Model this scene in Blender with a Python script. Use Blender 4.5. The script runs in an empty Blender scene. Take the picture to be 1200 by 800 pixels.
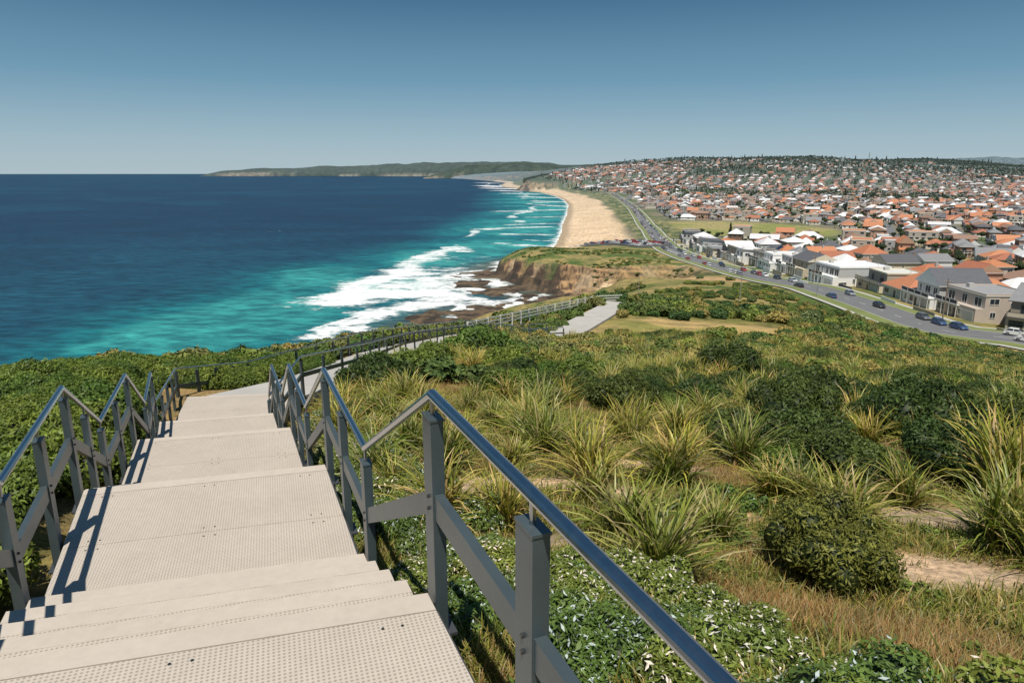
import bpy, math, random
import numpy as np
from mathutils import Vector, Matrix
random.seed(3)
rng = np.random.default_rng(5)
scene = bpy.context.scene
EYE = 60.0
FL = 800.0
PT = math.atan(197/800)
SN, CS = math.sin(PT), math.cos(PT)

# ------------------------------------------------------------------ utils
def ab(py):
    yv = (400-py)/FL
    return SN-yv*CS, CS+yv*SN
def P(px, py, t):
    a, b = ab(py)
    return ((px-600)/FL*t, b*t, EYE-a*t)
def PD(px, py, D):
    return P(px, py, D/ab(py)[0])
TAB = rng.random((256, 256))
def vn(x, y):
    xi = np.floor(x).astype(int); yi = np.floor(y).astype(int)
    fx = x-xi; fy = y-yi
    fx = fx*fx*(3-2*fx); fy = fy*fy*(3-2*fy)
    a = TAB[xi & 255, yi & 255]; b = TAB[(xi+1) & 255, yi & 255]
    c = TAB[xi & 255, (yi+1) & 255]; d = TAB[(xi+1) & 255, (yi+1) & 255]
    return (a*(1-fx)+b*fx)*(1-fy)+(c*(1-fx)+d*fx)*fy
def fbm(x, y, s, o=4):
    r = 0; w = 0.5; tot = 0
    for i in range(o):
        r = r+w*vn(x/s+17.3*i, y/s+5.1*i); tot += w
        s = s/2.03; w *= 0.5
    return r/tot
def sstep(a, b, x):
    t = np.clip((x-a)/(b-a), 0, 1)
    return t*t*(3-2*t)
def polydist(x, y, poly):
    best = np.full(x.shape, 1e18); bi = np.zeros(x.shape, int); bt = np.zeros(x.shape)
    for i in range(len(poly)-1):
        ax, ay = poly[i][:2]; bx, by = poly[i+1][:2]
        dx, dy = bx-ax, by-ay
        t = np.clip(((x-ax)*dx+(y-ay)*dy)/(dx*dx+dy*dy+1e-9), 0, 1)
        d = (x-ax-t*dx)**2+(y-ay-t*dy)**2
        m = d < best
        best = np.where(m, d, best); bi = np.where(m, i, bi); bt = np.where(m, t, bt)
    return np.sqrt(best), bi, bt
def lerpnode(vals, i, t):
    v = np.array(vals, float)
    return v[i]*(1-t)+v[i+1]*t
def inpoly(x, y, poly):
    r = np.zeros(x.shape, bool)
    n = len(poly); j = n-1
    for i in range(n):
        xi, yi = poly[i][:2]; xj, yj = poly[j][:2]
        c = ((yi > y) != (yj > y)) & (x < (xj-xi)*(y-yi)/((yj-yi) if yj != yi else 1e-9)+xi)
        r ^= c; j = i
    return r

# ------------------------------------------------------------------ walkway stations
ST = [((2.13, -3.0), (0.03, -3.56), 1.96),
      ((-.407, 2.9), (-2.5, 2.34), 1.96),
      ((-1.08, 4.46), (-3.14, 3.92), 2.87),
      ((-1.90, 6.43), (-4.0, 5.87), 2.87),
      ((-2.6, 8.0), (-4.75, 7.5), 3.80),
      ((-3.42, 9.9), (-5.5, 9.4), 3.80),
      ((-4.05, 11.3), (-6.1, 10.85), 4.72),
      ((-4.85, 13.1), (-6.9, 12.6), 4.72),
      ((-5.4, 14.3), (-7.6, 13.9), 5.75),
      ((-5.7, 17.6), (-8.6, 17.2), 5.75)]
PATH = [(-7.1, 17.2, 54.2), P(345, 445, 20.5), P(400, 433, 26.3), P(450, 413, 35.5), P(500, 401, 44.5),
        P(560, 391, 57), P(610, 396, 62), P(650, 394, 65), P(690, 375, 78), P(727, 354, 96)]
PATH[1] = (PATH[1][0], PATH[1][1], 53.8)

# ------------------------------------------------------------------ terrain control points
C = [(560,800,3.3),(300,800,3.3),(0,800,3.4),(900,800,4.0),(1200,800,4.3),(650,700,5.0),(900,700,5.8),(1200,700,6.2),
 (200,680,5.9),(0,650,6.3),(650,600,7.6),(900,600,8.9),(1200,600,9.6),(330,570,9.8),(310,507,14.2),(290,478,18.4),
 (50,500,13),(0,470,19),(0,462,28),(0,475,45),(0,520,80),(0,650,110),
 (130,445,24),(130,455,40),(130,485,70),(150,560,110),
 (300,430,33),(300,437,50),(300,463,90),(300,500,140),
 (420,403,46),(420,410,70),(420,427,110),(430,450,160),
 (520,389,60),(520,394,90),(520,402,130),(520,420,190),
 (620,377,80),(620,383,110),(620,392,160),(620,400,210),
 (700,357,98),(700,362,130),(690,368,200),(690,362,260),
 (450,500,12.8),(380,454,19.5),(400,437,27),(450,417,36),(500,405,45),(560,394,57),(610,400,62),(650,398,65),(690,379,78),(727,357,96),
 (650,500,14.5),(900,500,15),(1200,500,16),(650,450,25),(900,450,27),(1150,475,24),
 (700,425,38),(900,427,40),(1100,448,36),(1200,468,32),(830,388,70),(930,391,70),(760,380,75),
 (1000,397,75),(1100,433,48),(1100,420,75),(1100,403,120),(1100,391,145),(1200,410,135),(1200,450,60),(1200,432,90),
 (1050,370,165),(960,340,215),(870,322,280),(800,303,375),(770,285,480),(750,260,720),(735,242,1150),
 (850,372,90),(850,350,160),(800,335,225),(730,326,270),(700,309,350),(660,301,370),(640,293,400),(612,292,415),(720,298,385),(660,292,470),(690,284,560),
 (750,226,1650),(900,226,1700),(1050,226,1750),(1200,226,1800),(720,215,2050),(850,212,2200),(1000,212,2200),(1200,212,2300),
 (740,200,2500),(850,198,2700),(1000,198,2700),(1200,202,2800),(680,192,2900),(750,185,3000),(850,187,3200),(950,186,3300),(1080,187,3300),(1200,193,3400),
 (640,201,2900),(615,210,2600),(750,196,5000),(1000,197,5000),(1200,199,5000),(600,205,5000),(560,204,8000),(800,201,9000),(1200,201,9000),
 (1600,800,4.5),(1600,600,10),(1600,500,17),(1600,450,40),(1600,420,120),(1600,330,300),(1600,250,900),(1600,215,2300),(1600,195,3400),(1600,200,8000)]
pts = [P(*c) for c in C]
for (px, py, D) in [(720,262,54),(710,248,54),(690,234,54),(665,226,54),(840,268,52),(930,275,51),(780,262,52),
    (1000,300,46),(1200,330,38),(1200,300,46),(1100,350,36),(1200,370,34),(1000,280,50),(1000,250,52),(1200,250,51),(860,245,53),(1000,235,52),(1200,235,50),(800,235,53)]:
    pts.append(PD(px, py, D))
for az in (110, 150, 180, -150):
    for r, z in ((3, 57.6), (30, 57.5), (300, 50), (5000, 40)):
        pts.append((r*math.sin(math.radians(az)), r*math.cos(math.radians(az)), z))
for az in (-60, -95):
    for r, D in ((3, 2.4), (14, 5), (26, 10), (60, 35), (120, 58)):
        pts.append((r*math.sin(math.radians(az)), r*math.cos(math.radians(az)), EYE-D))
pts = np.array(pts)
cr = np.hypot(pts[:, 0], pts[:, 1])
cu = 3*np.arctan2(pts[:, 0], pts[:, 1]); cv = np.log(cr); cq = (EYE-pts[:, 2])/cr
A = np.hypot(cu[:, None]-cu[None], cv[:, None]-cv[None])
n = len(cu)
M = np.zeros((n+1, n+1)); M[:n, :n] = A - 0.01*np.eye(n); M[:n, n] = 1; M[n, :n] = 1
W = np.linalg.solve(M, np.append(cq, 0))
def rbf(x, y):
    r = np.maximum(np.hypot(x, y), 0.5)
    u = 3*np.arctan2(x, y); v = np.log(r)
    q = np.empty(x.shape)
    for s in range(0, len(x), 40000):
        e = slice(s, s+40000)
        q[e] = np.hypot(u[e, None]-cu, v[e, None]-cv)@W[:n]+W[n]
    return EYE-q*r
# coast nodes: x, y, cliff slope, beachness, shelf
CO = [(-200,-3000,.9,0,0),(-120,-300,.9,0,0),(-95,0,.9,0,0),(-90,50,.9,0,0),(-80,100,.9,0,0),(-66,150,.9,0,0),(-45,200,.9,0,0.3),(-32,250,.8,0,1),(-14,288,.8,0,1),
      (12,298,.6,.2,1),(36,310,.35,.5,1),(26,336,1.4,.1,1),(8,362,1.9,0,1),(-4,388,2.1,0,1),(-10,420,2.1,0,.9),(-8,455,1.7,0,.6),(8,490,.6,.1,.5),(26,525,.16,.9,.1),(38,591,.09,1,0),(50,700,.09,1,0),
      (62,840,.09,1,0),(85,1060,.09,1,0),(110,1354,.09,1,0),(120,1600,.09,1,0),(118,1866,.09,1,0),(90,2250,.12,.8,0),(40,2420,.8,0,.5),(10,2600,.8,0,.5),(30,2800,.2,.6,.5),(-37,3100,.1,.8,.3),(-60,3600,.1,.9,.2),
      (-40,4500,.2,.5,.2),(-250,6000,.4,.2,0),(-500,7500,.5,0,0),(-900,9000,.5,0,0)]
LANDP = [(c[0], c[1]) for c in CO]+[(-900, 60000), (60000, 60000), (60000, -60000), (-200, -60000)]
def coast(x, y):
    d, i, t = polydist(x, y, CO)
    land = inpoly(x, y, LANDP)
    return np.where(land, d, -d), lerpnode([c[2] for c in CO], i, t), lerpnode([c[3] for c in CO], i, t), lerpnode([c[4] for c in CO], i, t)
def h0(x, y, full=False):
    z = rbf(x, y)
    r = np.hypot(x, y)
    z = z+(fbm(x, y, 9, 3)-.5)*np.clip(r/60, 0, 1.2)*1.0
    z = z+(fbm(x+900, y, 260, 3)-.5)*np.clip((r-1500)/1500, 0, 1)*34
    d, sl, be, sh = coast(x, y)
    cl = 1-be
    dn = d+cl*((fbm(x, y, 24, 4)-.5)*15+(fbm(x+300, y, 5, 3)-.5)*6)*sstep(0, 12, np.abs(d)+3)*(r > 180)
    zc = dn*sl
    ter = zc+cl*np.sin(zc*1.5)*0.62*(r > 180)
    k = 1.0
    base = np.maximum(z, 1.5)
    e = np.clip(.5+.5*(ter-base)/k, 0, 1)
    zl = ter*(1-e)+base*e-k*e*(1-e)
    zl = np.maximum(zl, 0.15+be*0.1)
    ad = np.abs(d)+(fbm(x+60, y+9, 30, 3)-.5)*34
    shelf = (fbm(x, y, 9, 5)-.415)*3.0 - np.maximum(ad, 0)*0.008 - 2.2*sstep(26, 44, ad)
    zs = np.where(sh > .05, np.maximum(np.minimum(shelf, .5), -3)*np.clip(sh, 0, 1)-(1-np.clip(sh, 0, 1))*np.abs(d)*.2, -np.abs(d)*.1-.05)
    zs = np.maximum(zs, -6)
    zz = np.where(d > 0, zl, zs)
    if full: return zz, d, sl, be, sh, (ter < base+.6)
    return zz
# main road: seed points on the hillside, elevations from the terrain
RD = []
for (px, py, t) in [(1330,436,118),(1200,410,136),(1110,393,147),(1052,373,166),(1000,355,190),(950,338,222),(905,329,250),(870,321,285),(835,311,330),(803,302,385),(783,292,440),(772,281,520),(765,270,620),(756,260,720),(748,250,900),(739,242,1150),(728,236,1400),(716,230,1700)]:
    p = P(px, py, t); RD.append(p)
def resample(poly, step):
    out = []
    for i in range(len(poly)-1):
        p0 = np.array(poly[max(i-1, 0)]); p1 = np.array(poly[i]); p2 = np.array(poly[i+1]); p3 = np.array(poly[min(i+2, len(poly)-1)])
        m = max(1, int(np.linalg.norm(p2[:2]-p1[:2])/step))
        for k in range(m):
            t = k/m
            out.append(.5*((2*p1)+(-p0+p2)*t+(2*p0-5*p1+4*p2-p3)*t*t+(-p0+3*p1-3*p2+p3)*t**3))
    out.append(np.array(poly[-1], float))
    return np.array(out)
RDs = resample(RD, 7.0)
rz = h0(RDs[:, 0], RDs[:, 1])
kk = np.ones(9)/9
RDs[:, 2] = np.convolve(np.pad(rz, 4, mode='edge'), kk, 'valid')
PTs = resample(PATH, 1.5)
DECKC = [((s[0][0]+s[1][0])/2, (s[0][1]+s[1][1])/2, EYE-s[2]) for s in ST]
def H(x, y, full=False):
    x = np.asarray(x, float); y = np.asarray(y, float)
    res = h0(x, y, True); z = res[0]
    r = np.hypot(x, y)
    m = np.where((r > 90) & (r < 1900))[0]
    if len(m):
        d, i, t = polydist(x[m], y[m], RDs[::2])
        zr = lerpnode(RDs[::2][:, 2], i, t)
        w = 1-sstep(11, 24, d)
        z[m] = z[m]*(1-w)+zr*w
    m = np.where(r < 110)[0]
    if len(m):
        d, i, t = polydist(x[m], y[m], PTs)
        zr = lerpnode(PTs[:, 2], i, t)-.25
        w = 1-sstep(1.6, 3.6, d)
        z[m] = z[m]*(1-w)+zr*w
        d, i, t = polydist(x[m], y[m], DECKC)
        zr = lerpnode([p[2] for p in DECKC], i, t)-.5
        w = 1-sstep(1.2, 2.2, d)
        z[m] = np.where(w > 0, np.minimum(z[m], z[m]*(1-w)+zr*w), z[m])
    if full: return (z,)+res[1:]
    return z
def Hp(x, y): return float(H([x], [y])[0])

# ------------------------------------------------------------------ materials
def newmat(name):
    m = bpy.data.materials.new(name); m.use_nodes = True
    nt = m.node_tree; b = nt.nodes['Principled BSDF']
    return m, nt, b
def N(nt, t, **kw):
    n = nt.nodes.new(t)
    for k, v in kw.items(): setattr(n, k, v)
    return n
def mixc(nt, fac, a, b, mode='MIX'):
    n = nt.nodes.new('ShaderNodeMix'); n.data_type = 'RGBA'; n.blend_type = mode
    for s, v in ((n.inputs[0], fac), (n.inputs[6], a), (n.inputs[7], b)):
        if isinstance(v, (int, float)): s.default_value = v
        elif isinstance(v, (tuple, list)): s.default_value = (*v[:3], 1)
        else: nt.links.new(v, s)
    return n.outputs[2]
def math_(nt, op, a, b=None, c=None):
    n = nt.nodes.new('ShaderNodeMath'); n.operation = op
    for i, v in enumerate((a, b, c)):
        if v is None: continue
        if isinstance(v, (int, float)): n.inputs[i].default_value = v
        else: nt.links.new(v, n.inputs[i])
    return n.outputs[0]
def ramp(nt, src, p0, p1):
    n = nt.nodes.new('ShaderNodeMapRange'); n.interpolation_type = 'SMOOTHSTEP'
    nt.links.new(src, n.inputs[0]); n.inputs[1].default_value = p0; n.inputs[2].default_value = p1
    return n.outputs[0]
def noisetex(nt, vec, scale, detail=4, rough=.55):
    n = nt.nodes.new('ShaderNodeTexNoise'); n.inputs['Scale'].default_value = scale
    n.inputs['Detail'].default_value = detail; n.inputs['Roughness'].default_value = rough
    if vec is not None: nt.links.new(vec, n.inputs['Vector'])
    return n.outputs['Fac']
def painted_haze(nt, col, k=1/13000):  # aerial haze painted into the base colour, bluer with distance from origin
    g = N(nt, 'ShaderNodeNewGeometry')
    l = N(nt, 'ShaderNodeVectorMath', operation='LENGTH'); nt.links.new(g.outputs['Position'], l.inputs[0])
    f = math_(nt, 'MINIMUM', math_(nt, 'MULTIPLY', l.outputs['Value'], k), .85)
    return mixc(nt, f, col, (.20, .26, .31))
MC = {}
def pm(name, col, rough=.7, var=.25, scale=3, bump=0, metal=0, hz=False, rnd=0):
    key = (name, col)
    if key in MC: return MC[key]
    m, nt, b = newmat(name)
    tc = N(nt, 'ShaderNodeTexCoord')
    f = noisetex(nt, tc.outputs['Object'], scale, 5)
    dark = tuple(c*(1-var) for c in col); lite = tuple(min(1, c*(1+var)) for c in col)
    c = mixc(nt, f, dark, lite)
    if rnd:
        oi = N(nt, 'ShaderNodeObjectInfo')
        c = mixc(nt, 1.0, c, mixc(nt, oi.outputs['Random'], (1-rnd,)*3, (1+rnd, 1+rnd, 1+rnd)), 'MULTIPLY')
    if hz: c = painted_haze(nt, c)
    nt.links.new(c, b.inputs['Base Color'])
    b.inputs['Roughness'].default_value = rough; b.inputs['Metallic'].default_value = metal
    if bump:
        bp = N(nt, 'ShaderNodeBump'); bp.inputs['Strength'].default_value = bump; bp.inputs['Distance'].default_value = .02
        nt.links.new(noisetex(nt, tc.outputs['Object'], scale*12, 4), bp.inputs['Height']); nt.links.new(bp.outputs[0], b.inputs['Normal'])
    MC[key] = m
    return m
def leafmat(name, trans=.3, hue=.12, hz=False, rough=.5, spec=.25):
    m, nt, b = newmat(name)
    at = N(nt, 'ShaderNodeAttribute', attribute_name='Col')
    oi = N(nt, 'ShaderNodeObjectInfo')
    t = mixc(nt, oi.outputs['Random'], (1-hue*2, 1-hue, 1-hue), (1+hue*2, 1+hue, 1))
    c = mixc(nt, 1.0, at.outputs['Color'], t, 'MULTIPLY')
    if hz: c = painted_haze(nt, c)
    nt.links.new(c, b.inputs['Base Color']); b.inputs['Roughness'].default_value = rough
    b.inputs['Specular IOR Level'].default_value = spec
    if trans > 0:
        tr = N(nt, 'ShaderNodeBsdfTranslucent'); nt.links.new(mixc(nt, 1.0, c, (1.2, 1.3, .6), 'MULTIPLY'), tr.inputs[0])
        ms = N(nt, 'ShaderNodeMixShader'); ms.inputs[0].default_value = trans
        nt.links.new(b.outputs[0], ms.inputs[1]); nt.links.new(tr.outputs[0], ms.inputs[2])
        nt.links.new(ms.outputs[0], nt.nodes['Material Output'].inputs[0])
    return m

# ------------------------------------------------------------------ mesh builder
class MB:
    def __init__(s): s.v = []; s.f = []; s.m = []; s.p = []; s.part = 'body'; s.uv = {}
    def quad(s, pts, mat):
        i = len(s.v); s.v += [tuple(p) for p in pts]; s.f.append(tuple(range(i, i+len(pts)))); s.m.append(mat); s.p.append(s.part)
    def hexa(s, b, t, mat):
        i = len(s.v); s.v += [tuple(p) for p in b]+[tuple(p) for p in t]
        n = len(b)
        fs = [tuple(i+n-1-k for k in range(n)), tuple(i+n+k for k in range(n))]
        fs += [(i+k, i+(k+1) % n, i+n+(k+1) % n, i+n+k) for k in range(n)]
        for f in fs: s.f.append(f); s.m.append(mat); s.p.append(s.part)
    def box(s, x0, x1, y0, y1, z0, z1, mat):
        s.hexa([(x0, y0, z0), (x1, y0, z0), (x1, y1, z0), (x0, y1, z0)], [(x0, y0, z1), (x1, y0, z1), (x1, y1, z1), (x0, y1, z1)], mat)
    def obox(s, c, ux, hx, hy, z0, z1, mat):
        uy = (-ux[1], ux[0])
        q = [(c[0]+a*hx*ux[0]+b*hy*uy[0], c[1]+a*hx*ux[1]+b*hy*uy[1]) for a, b in ((-1, -1), (1, -1), (1, 1), (-1, 1))]
        s.hexa([(*p, z0) for p in q], [(*p, z1) for p in q], mat)
    def sweep(s, prof, path, mat, closed=True, caps=True):
        n = len(path); k = len(prof); i0 = len(s.v)
        for i, p in enumerate(path):
            a = path[max(i-1, 0)]; b = path[min(i+1, n-1)]
            d = Vector((b[0]-a[0], b[1]-a[1], 0)); d.normalize()
            if 0 < i < n-1:
                d1 = Vector((p[0]-a[0], p[1]-a[1], 0)).normalized(); d2 = Vector((b[0]-p[0], b[1]-p[1], 0)).normalized()
                d = (d1+d2).normalized(); sc = 1/max(.5, d.dot(d1))
            else: sc = 1
            side = Vector((d.y, -d.x, 0))*sc
            for (u, w) in prof: s.v.append((p[0]+side.x*u, p[1]+side.y*u, p[2]+w))
        for i in range(n-1):
            for j in range(k if closed else k-1):
                j2 = (j+1) % k
                s.f.append((i0+i*k+j, i0+i*k+j2, i0+(i+1)*k+j2, i0+(i+1)*k+j)); s.m.append(mat); s.p.append(s.part)
        if caps and closed:
            s.f.append(tuple(i0+j for j in range(k))); s.m.append(mat); s.p.append(s.part)
            s.f.append(tuple(i0+(n-1)*k+k-1-j for j in range(k))); s.m.append(mat); s.p.append(s.part)
    def cyl(s, a, b, r0, r1, mat, n=10):
        a = Vector(a); b = Vector(b); d = (b-a).normalized()
        x = d.orthogonal().normalized(); y = d.cross(x)
        s.hexa([a+(x*math.cos(2*math.pi*k/n)+y*math.sin(2*math.pi*k/n))*r0 for k in range(n)],
               [b+(x*math.cos(2*math.pi*k/n)+y*math.sin(2*math.pi*k/n))*r1 for k in range(n)], mat)
    def ball(s, c, r, mat, nu=8, nv=5):
        i0 = len(s.v)
        for j in range(nv+1):
            ph = math.pi*j/nv
            for i in range(nu):
                th = 2*math.pi*i/nu
                s.v.append((c[0]+r[0]*math.sin(ph)*math.cos(th), c[1]+r[1]*math.sin(ph)*math.sin(th), c[2]+r[2]*math.cos(ph)))
        for j in range(nv):
            for i in range(nu):
                s.f.append((i0+j*nu+i, i0+(j+1)*nu+i, i0+(j+1)*nu+(i+1) % nu, i0+j*nu+(i+1) % nu)); s.m.append(mat); s.p.append(s.part)
    def mesh(s, name, part=None, smooth=False):
        idx = [i for i in range(len(s.f)) if part is None or s.p[i] == part]
        used = {}; vv = []; ff = []; mats = []; mi = []
        for i in idx:
            f = []
            for k in s.f[i]:
                if k not in used: used[k] = len(vv); vv.append(s.v[k])
                f.append(used[k])
            ff.append(f)
            if s.m[i] not in mats: mats.append(s.m[i])
            mi.append(mats.index(s.m[i]))
        me = bpy.data.meshes.new(name); me.from_pydata(vv, [], ff)
        for m in mats: me.materials.append(m)
        me.polygons.foreach_set('material_index', mi)
        if smooth: me.polygons.foreach_set('use_smooth', [True]*len(ff))
        me.update()
        return me
def link(o, parent=None):
    scene.collection.objects.link(o)
    if parent: o.parent = parent
    return o
def single(mb, name, smooth=False, parent=None):
    return link(bpy.data.objects.new(name, mb.mesh(name, smooth=smooth)), parent)
def group(mb, name, loc=(0, 0, 0), rot=0, scale=1.0):
    e = link(bpy.data.objects.new(name, None)); e.location = loc; e.rotation_euler = (0, 0, rot); e.empty_display_size = .5; e.scale = (scale,)*3
    seen = []
    for p in mb.p:
        if p not in seen: seen.append(p)
    for p in seen: link(bpy.data.objects.new(p, mb.mesh(p, part=p)), e)
    return e
def npmesh(name, v, f, cols=None, mat=None, smooth=False):
    me = bpy.data.meshes.new(name)
    v = np.asarray(v, np.float32); f = np.asarray(f, np.int32)
    nf, k = f.shape
    me.vertices.add(len(v)); me.vertices.foreach_set('co', v.ravel())
    me.loops.add(nf*k); me.loops.foreach_set('vertex_index', f.ravel())
    me.polygons.add(nf); me.polygons.foreach_set('loop_start', np.arange(nf, dtype=np.int32)*k)
    if smooth: me.polygons.foreach_set('use_smooth', np.ones(nf, bool))
    if cols is not None:
        a = me.attributes.new('Col', 'FLOAT_COLOR', 'POINT')
        c = np.ones((len(v), 4), np.float32); c[:, :3] = cols; a.data.foreach_set('color', c.ravel())
    if mat: me.materials.append(mat)
    me.update(calc_edges=True); me.validate()
    return me
def scatter(name, protos, pos, rot, scl, idx):
    pos = np.asarray(pos, np.float32)
    me = bpy.data.meshes.new(name); me.vertices.add(len(pos)); me.vertices.foreach_set('co', pos.ravel())
    a = me.attributes.new('rot', 'FLOAT_VECTOR', 'POINT'); a.data.foreach_set('vector', np.asarray(rot, np.float32).ravel())
    a = me.attributes.new('scl', 'FLOAT_VECTOR', 'POINT')
    scl = np.asarray(scl, np.float32)
    if scl.ndim == 1: scl = np.repeat(scl[:, None], 3, 1)
    a.data.foreach_set('vector', scl.ravel())
    a = me.attributes.new('idx', 'INT', 'POINT'); a.data.foreach_set('value', np.asarray(idx, np.int32))
    o = link(bpy.data.objects.new(name, me))
    col = bpy.data.collections.new(name+'_kinds')
    for i, p in enumerate(protos): col.objects.link(p)
    ng = bpy.data.node_groups.new(name, 'GeometryNodeTree')
    ng.interface.new_socket('Geometry', in_out='INPUT', socket_type='NodeSocketGeometry')
    ng.interface.new_socket('Geometry', in_out='OUTPUT', socket_type='NodeSocketGeometry')
    gi = ng.nodes.new('NodeGroupInput'); go = ng.nodes.new('NodeGroupOutput')
    ip = ng.nodes.new('GeometryNodeInstanceOnPoints'); ci = ng.nodes.new('GeometryNodeCollectionInfo')
    ci.inputs['Collection'].default_value = col; ci.inputs['Separate Children'].default_value = True; ci.inputs['Reset Children'].default_value = True
    ip.inputs['Pick Instance'].default_value = True
    def na(n_, t):
        q = ng.nodes.new('GeometryNodeInputNamedAttribute'); q.data_type = t; q.inputs['Name'].default_value = n_
        return [s for s in q.outputs if s.enabled and s.name == 'Attribute'][0]
    L = ng.links.new
    L(gi.outputs[0], ip.inputs['Points']); L(ci.outputs[0], ip.inputs['Instance'])
    L(na('rot', 'FLOAT_VECTOR'), ip.inputs['Rotation']); L(na('scl', 'FLOAT_VECTOR'), ip.inputs['Scale']); L(na('idx', 'INT'), ip.inputs['Instance Index'])
    L(ip.outputs[0], go.inputs[0])
    md = o.modifiers.new('scatter', 'NODES'); md.node_group = ng
    return o

# ------------------------------------------------------------------ terrain mesh
def polar(az, rad):
    a = np.radians(az)
    X = (rad[:, None]*np.sin(a)[None]).ravel(); Y = (rad[:, None]*np.cos(a)[None]).ravel()
    na_ = len(az); nr = len(rad)
    i = np.arange(nr-1)[:, None]*na_+np.arange(na_-1)[None]
    f = np.stack([i, i+1, i+na_+1, i+na_], -1).reshape(-1, 4)[:, ::-1]
    return X, Y, f
az = np.concatenate([np.arange(-180, -44, 4), np.arange(-44, 44, .13), np.arange(44, 181, 4)])
rad = np.concatenate([[0.01], np.geomspace(1.2, 250, 270)[:-1], np.geomspace(250, 600, 330)[:-1], np.geomspace(600, 9500, 190)])
X, Y, F_ = polar(az, rad)
Z, D_, SL, BE, SH, STEEP = H(X, Y, True)
R_ = np.hypot(X, Y)
n1 = fbm(X, Y, 1.3, 4); n2 = fbm(X+50, Y+20, 7, 4); n3 = fbm(X, Y+700, 60, 4)
def cl(*c): return np.array(c)[None, :]
def mx(a, b, f): return a*(1-f[:, None])+b*f[:, None]
col = mx(cl(.12, .125, .035), cl(.31, .22, .10), sstep(.38, .56, n2*.5+n1*.5))
col = mx(col, cl(.15, .17, .045), sstep(.52, .68, n3)*.5)
SOIL = [(P(1095, 668, 6.8), 1.0, .66), (P(1130, 595, 9.0), 1.2, .65), (P(640, 640, 6.4), .45, .35), (P(690, 560, 9), .9, .55), (P(1040, 540, 12), 1.2, .6), (P(870, 760, 4.6), .3, .2), (P(560, 560, 9), .6, .5), (P(930, 530, 13), 1.3, .6), (P(770, 545, 11), 1.0, .5), (P(850, 600, 8.5), .5, .35)]
soilm = np.zeros(len(X))
for (c, rx, ry) in SOIL:
    soilm = np.maximum(soilm, 1-sstep(.6, 1.25, np.hypot((X-c[0])/rx, (Y-c[1])/ry)+(n1-.5)*1.2))
col = mx(col, cl(.50, .37, .26), soilm)
LW = PD(830, 389, 15.7)
lawn = 1-sstep(.8, 1.1, np.hypot((X-LW[0])/16, (Y-LW[1]-1)/11)+(n2-.5)*.5)
col = mx(col, mx(cl(.40, .29, .13), cl(.23, .22, .07), sstep(.5, .7, n2)), lawn)
midg = sstep(95, 130, R_)
col = mx(col, mx(cl(.085, .125, .03), cl(.27, .22, .09), sstep(.40, .58, fbm(X, Y, 14, 5))), midg)
tg = sstep(420, 600, R_)*(D_ > 60)
col = mx(col, mx(cl(.09, .12, .045), cl(.19, .17, .12), sstep(.4, .6, n3)), tg)
PK = PD(850, 268, 52)
PKx, PKy = PK[0], PK[1]
pk = 1-sstep(.85, 1.0, np.hypot((X-PKx-10)/95, (Y-PKy)/120))
col = mx(col, mx(cl(.22, .24, .07), cl(.32, .28, .12), sstep(.4, .6, fbm(X, Y, 30, 3))), pk)
hill = sstep(1900, 2700, R_)
col = mx(col, mx(cl(.04, .06, .025), cl(.10, .11, .06), sstep(.5, .7, n3)), hill*.9)
steep = (STEEP & (D_ > -60) & (R_ > 170)).astype(float)*(1-BE)*(SL > .25)
st1 = np.sin(Z*2.9+(fbm(X, Y, 14, 3)-.5)*5)*.5+.5
rockc = mx(mx(cl(.34, .22, .12), cl(.085, .055, .038), sstep(.35, .85, st1)), cl(.44, .33, .22), sstep(.5, .68, fbm(X+9, Y, 14, 4))*.7)
rockc = mx(rockc, cl(.05, .035, .028), sstep(.52, .60, fbm(X+40, Y+9, 7, 4))*.9)
rockc = mx(rockc, cl(.10, .13, .045), sstep(.56, .64, fbm(X, Y+77, 28, 4))*(Z > 6)*.85)
col = mx(col, rockc, np.clip(steep*1.3, 0, 1))
col = mx(col, mx(cl(.12, .085, .055), cl(.045, .035, .028), sstep(.42, .58, fbm(X, Y, 5, 4))), ((D_ < 3) & (SH > .2)).astype(float)*.95)
scr = np.exp(-((X-75)**2/300+(Y-252)**2/160))
col = mx(col, cl(.44, .30, .16), np.clip(sstep(.35, .6, scr+(n2-.5)*.5), 0, 1))
sandm = ((BE > .35)*(1-sstep(55, 72, D_+(n3-.5)*30)))*(Z < 9)*(R_ > 250)
col = mx(col, mx(cl(.70, .53, .37), cl(.60, .45, .30), sstep(.4, .6, fbm(X, Y, 18, 3))), np.clip(sandm, 0, 1))
wet = sandm*(1-sstep(4, 12, D_))
col = mx(col, cl(.38, .29, .20), wet)
dune = (BE > .6)*sstep(62, 75, D_)*(1-sstep(105, 120, D_))*(R_ > 520)
col = mx(col, mx(cl(.08, .11, .04), cl(.26, .24, .12), sstep(.5, .6, n2)), np.clip(dune, 0, 1))
tme = npmesh('ground', np.stack([X, Y, Z], 1), F_, col, smooth=True)
m, nt, b = newmat('ground_soil_grass')
at = N(nt, 'ShaderNodeAttribute', attribute_name='Col'); g = N(nt, 'ShaderNodeNewGeometry')
f1 = noisetex(nt, g.outputs['Position'], 9, 6, .7); f2 = noisetex(nt, g.outputs['Position'], .35, 5, .6)
c = mixc(nt, 1.0, at.outputs['Color'], mixc(nt, ramp(nt, f1, .3, .7), (.6, .6, .6), (1.4, 1.4, 1.35)), 'MULTIPLY')
c = mixc(nt, 1.0, c, mixc(nt, ramp(nt, f2, .35, .65), (.7, .74, .75), (1.3, 1.22, 1.15)), 'MULTIPLY')
c = painted_haze(nt, c, 1/10000)
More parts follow.
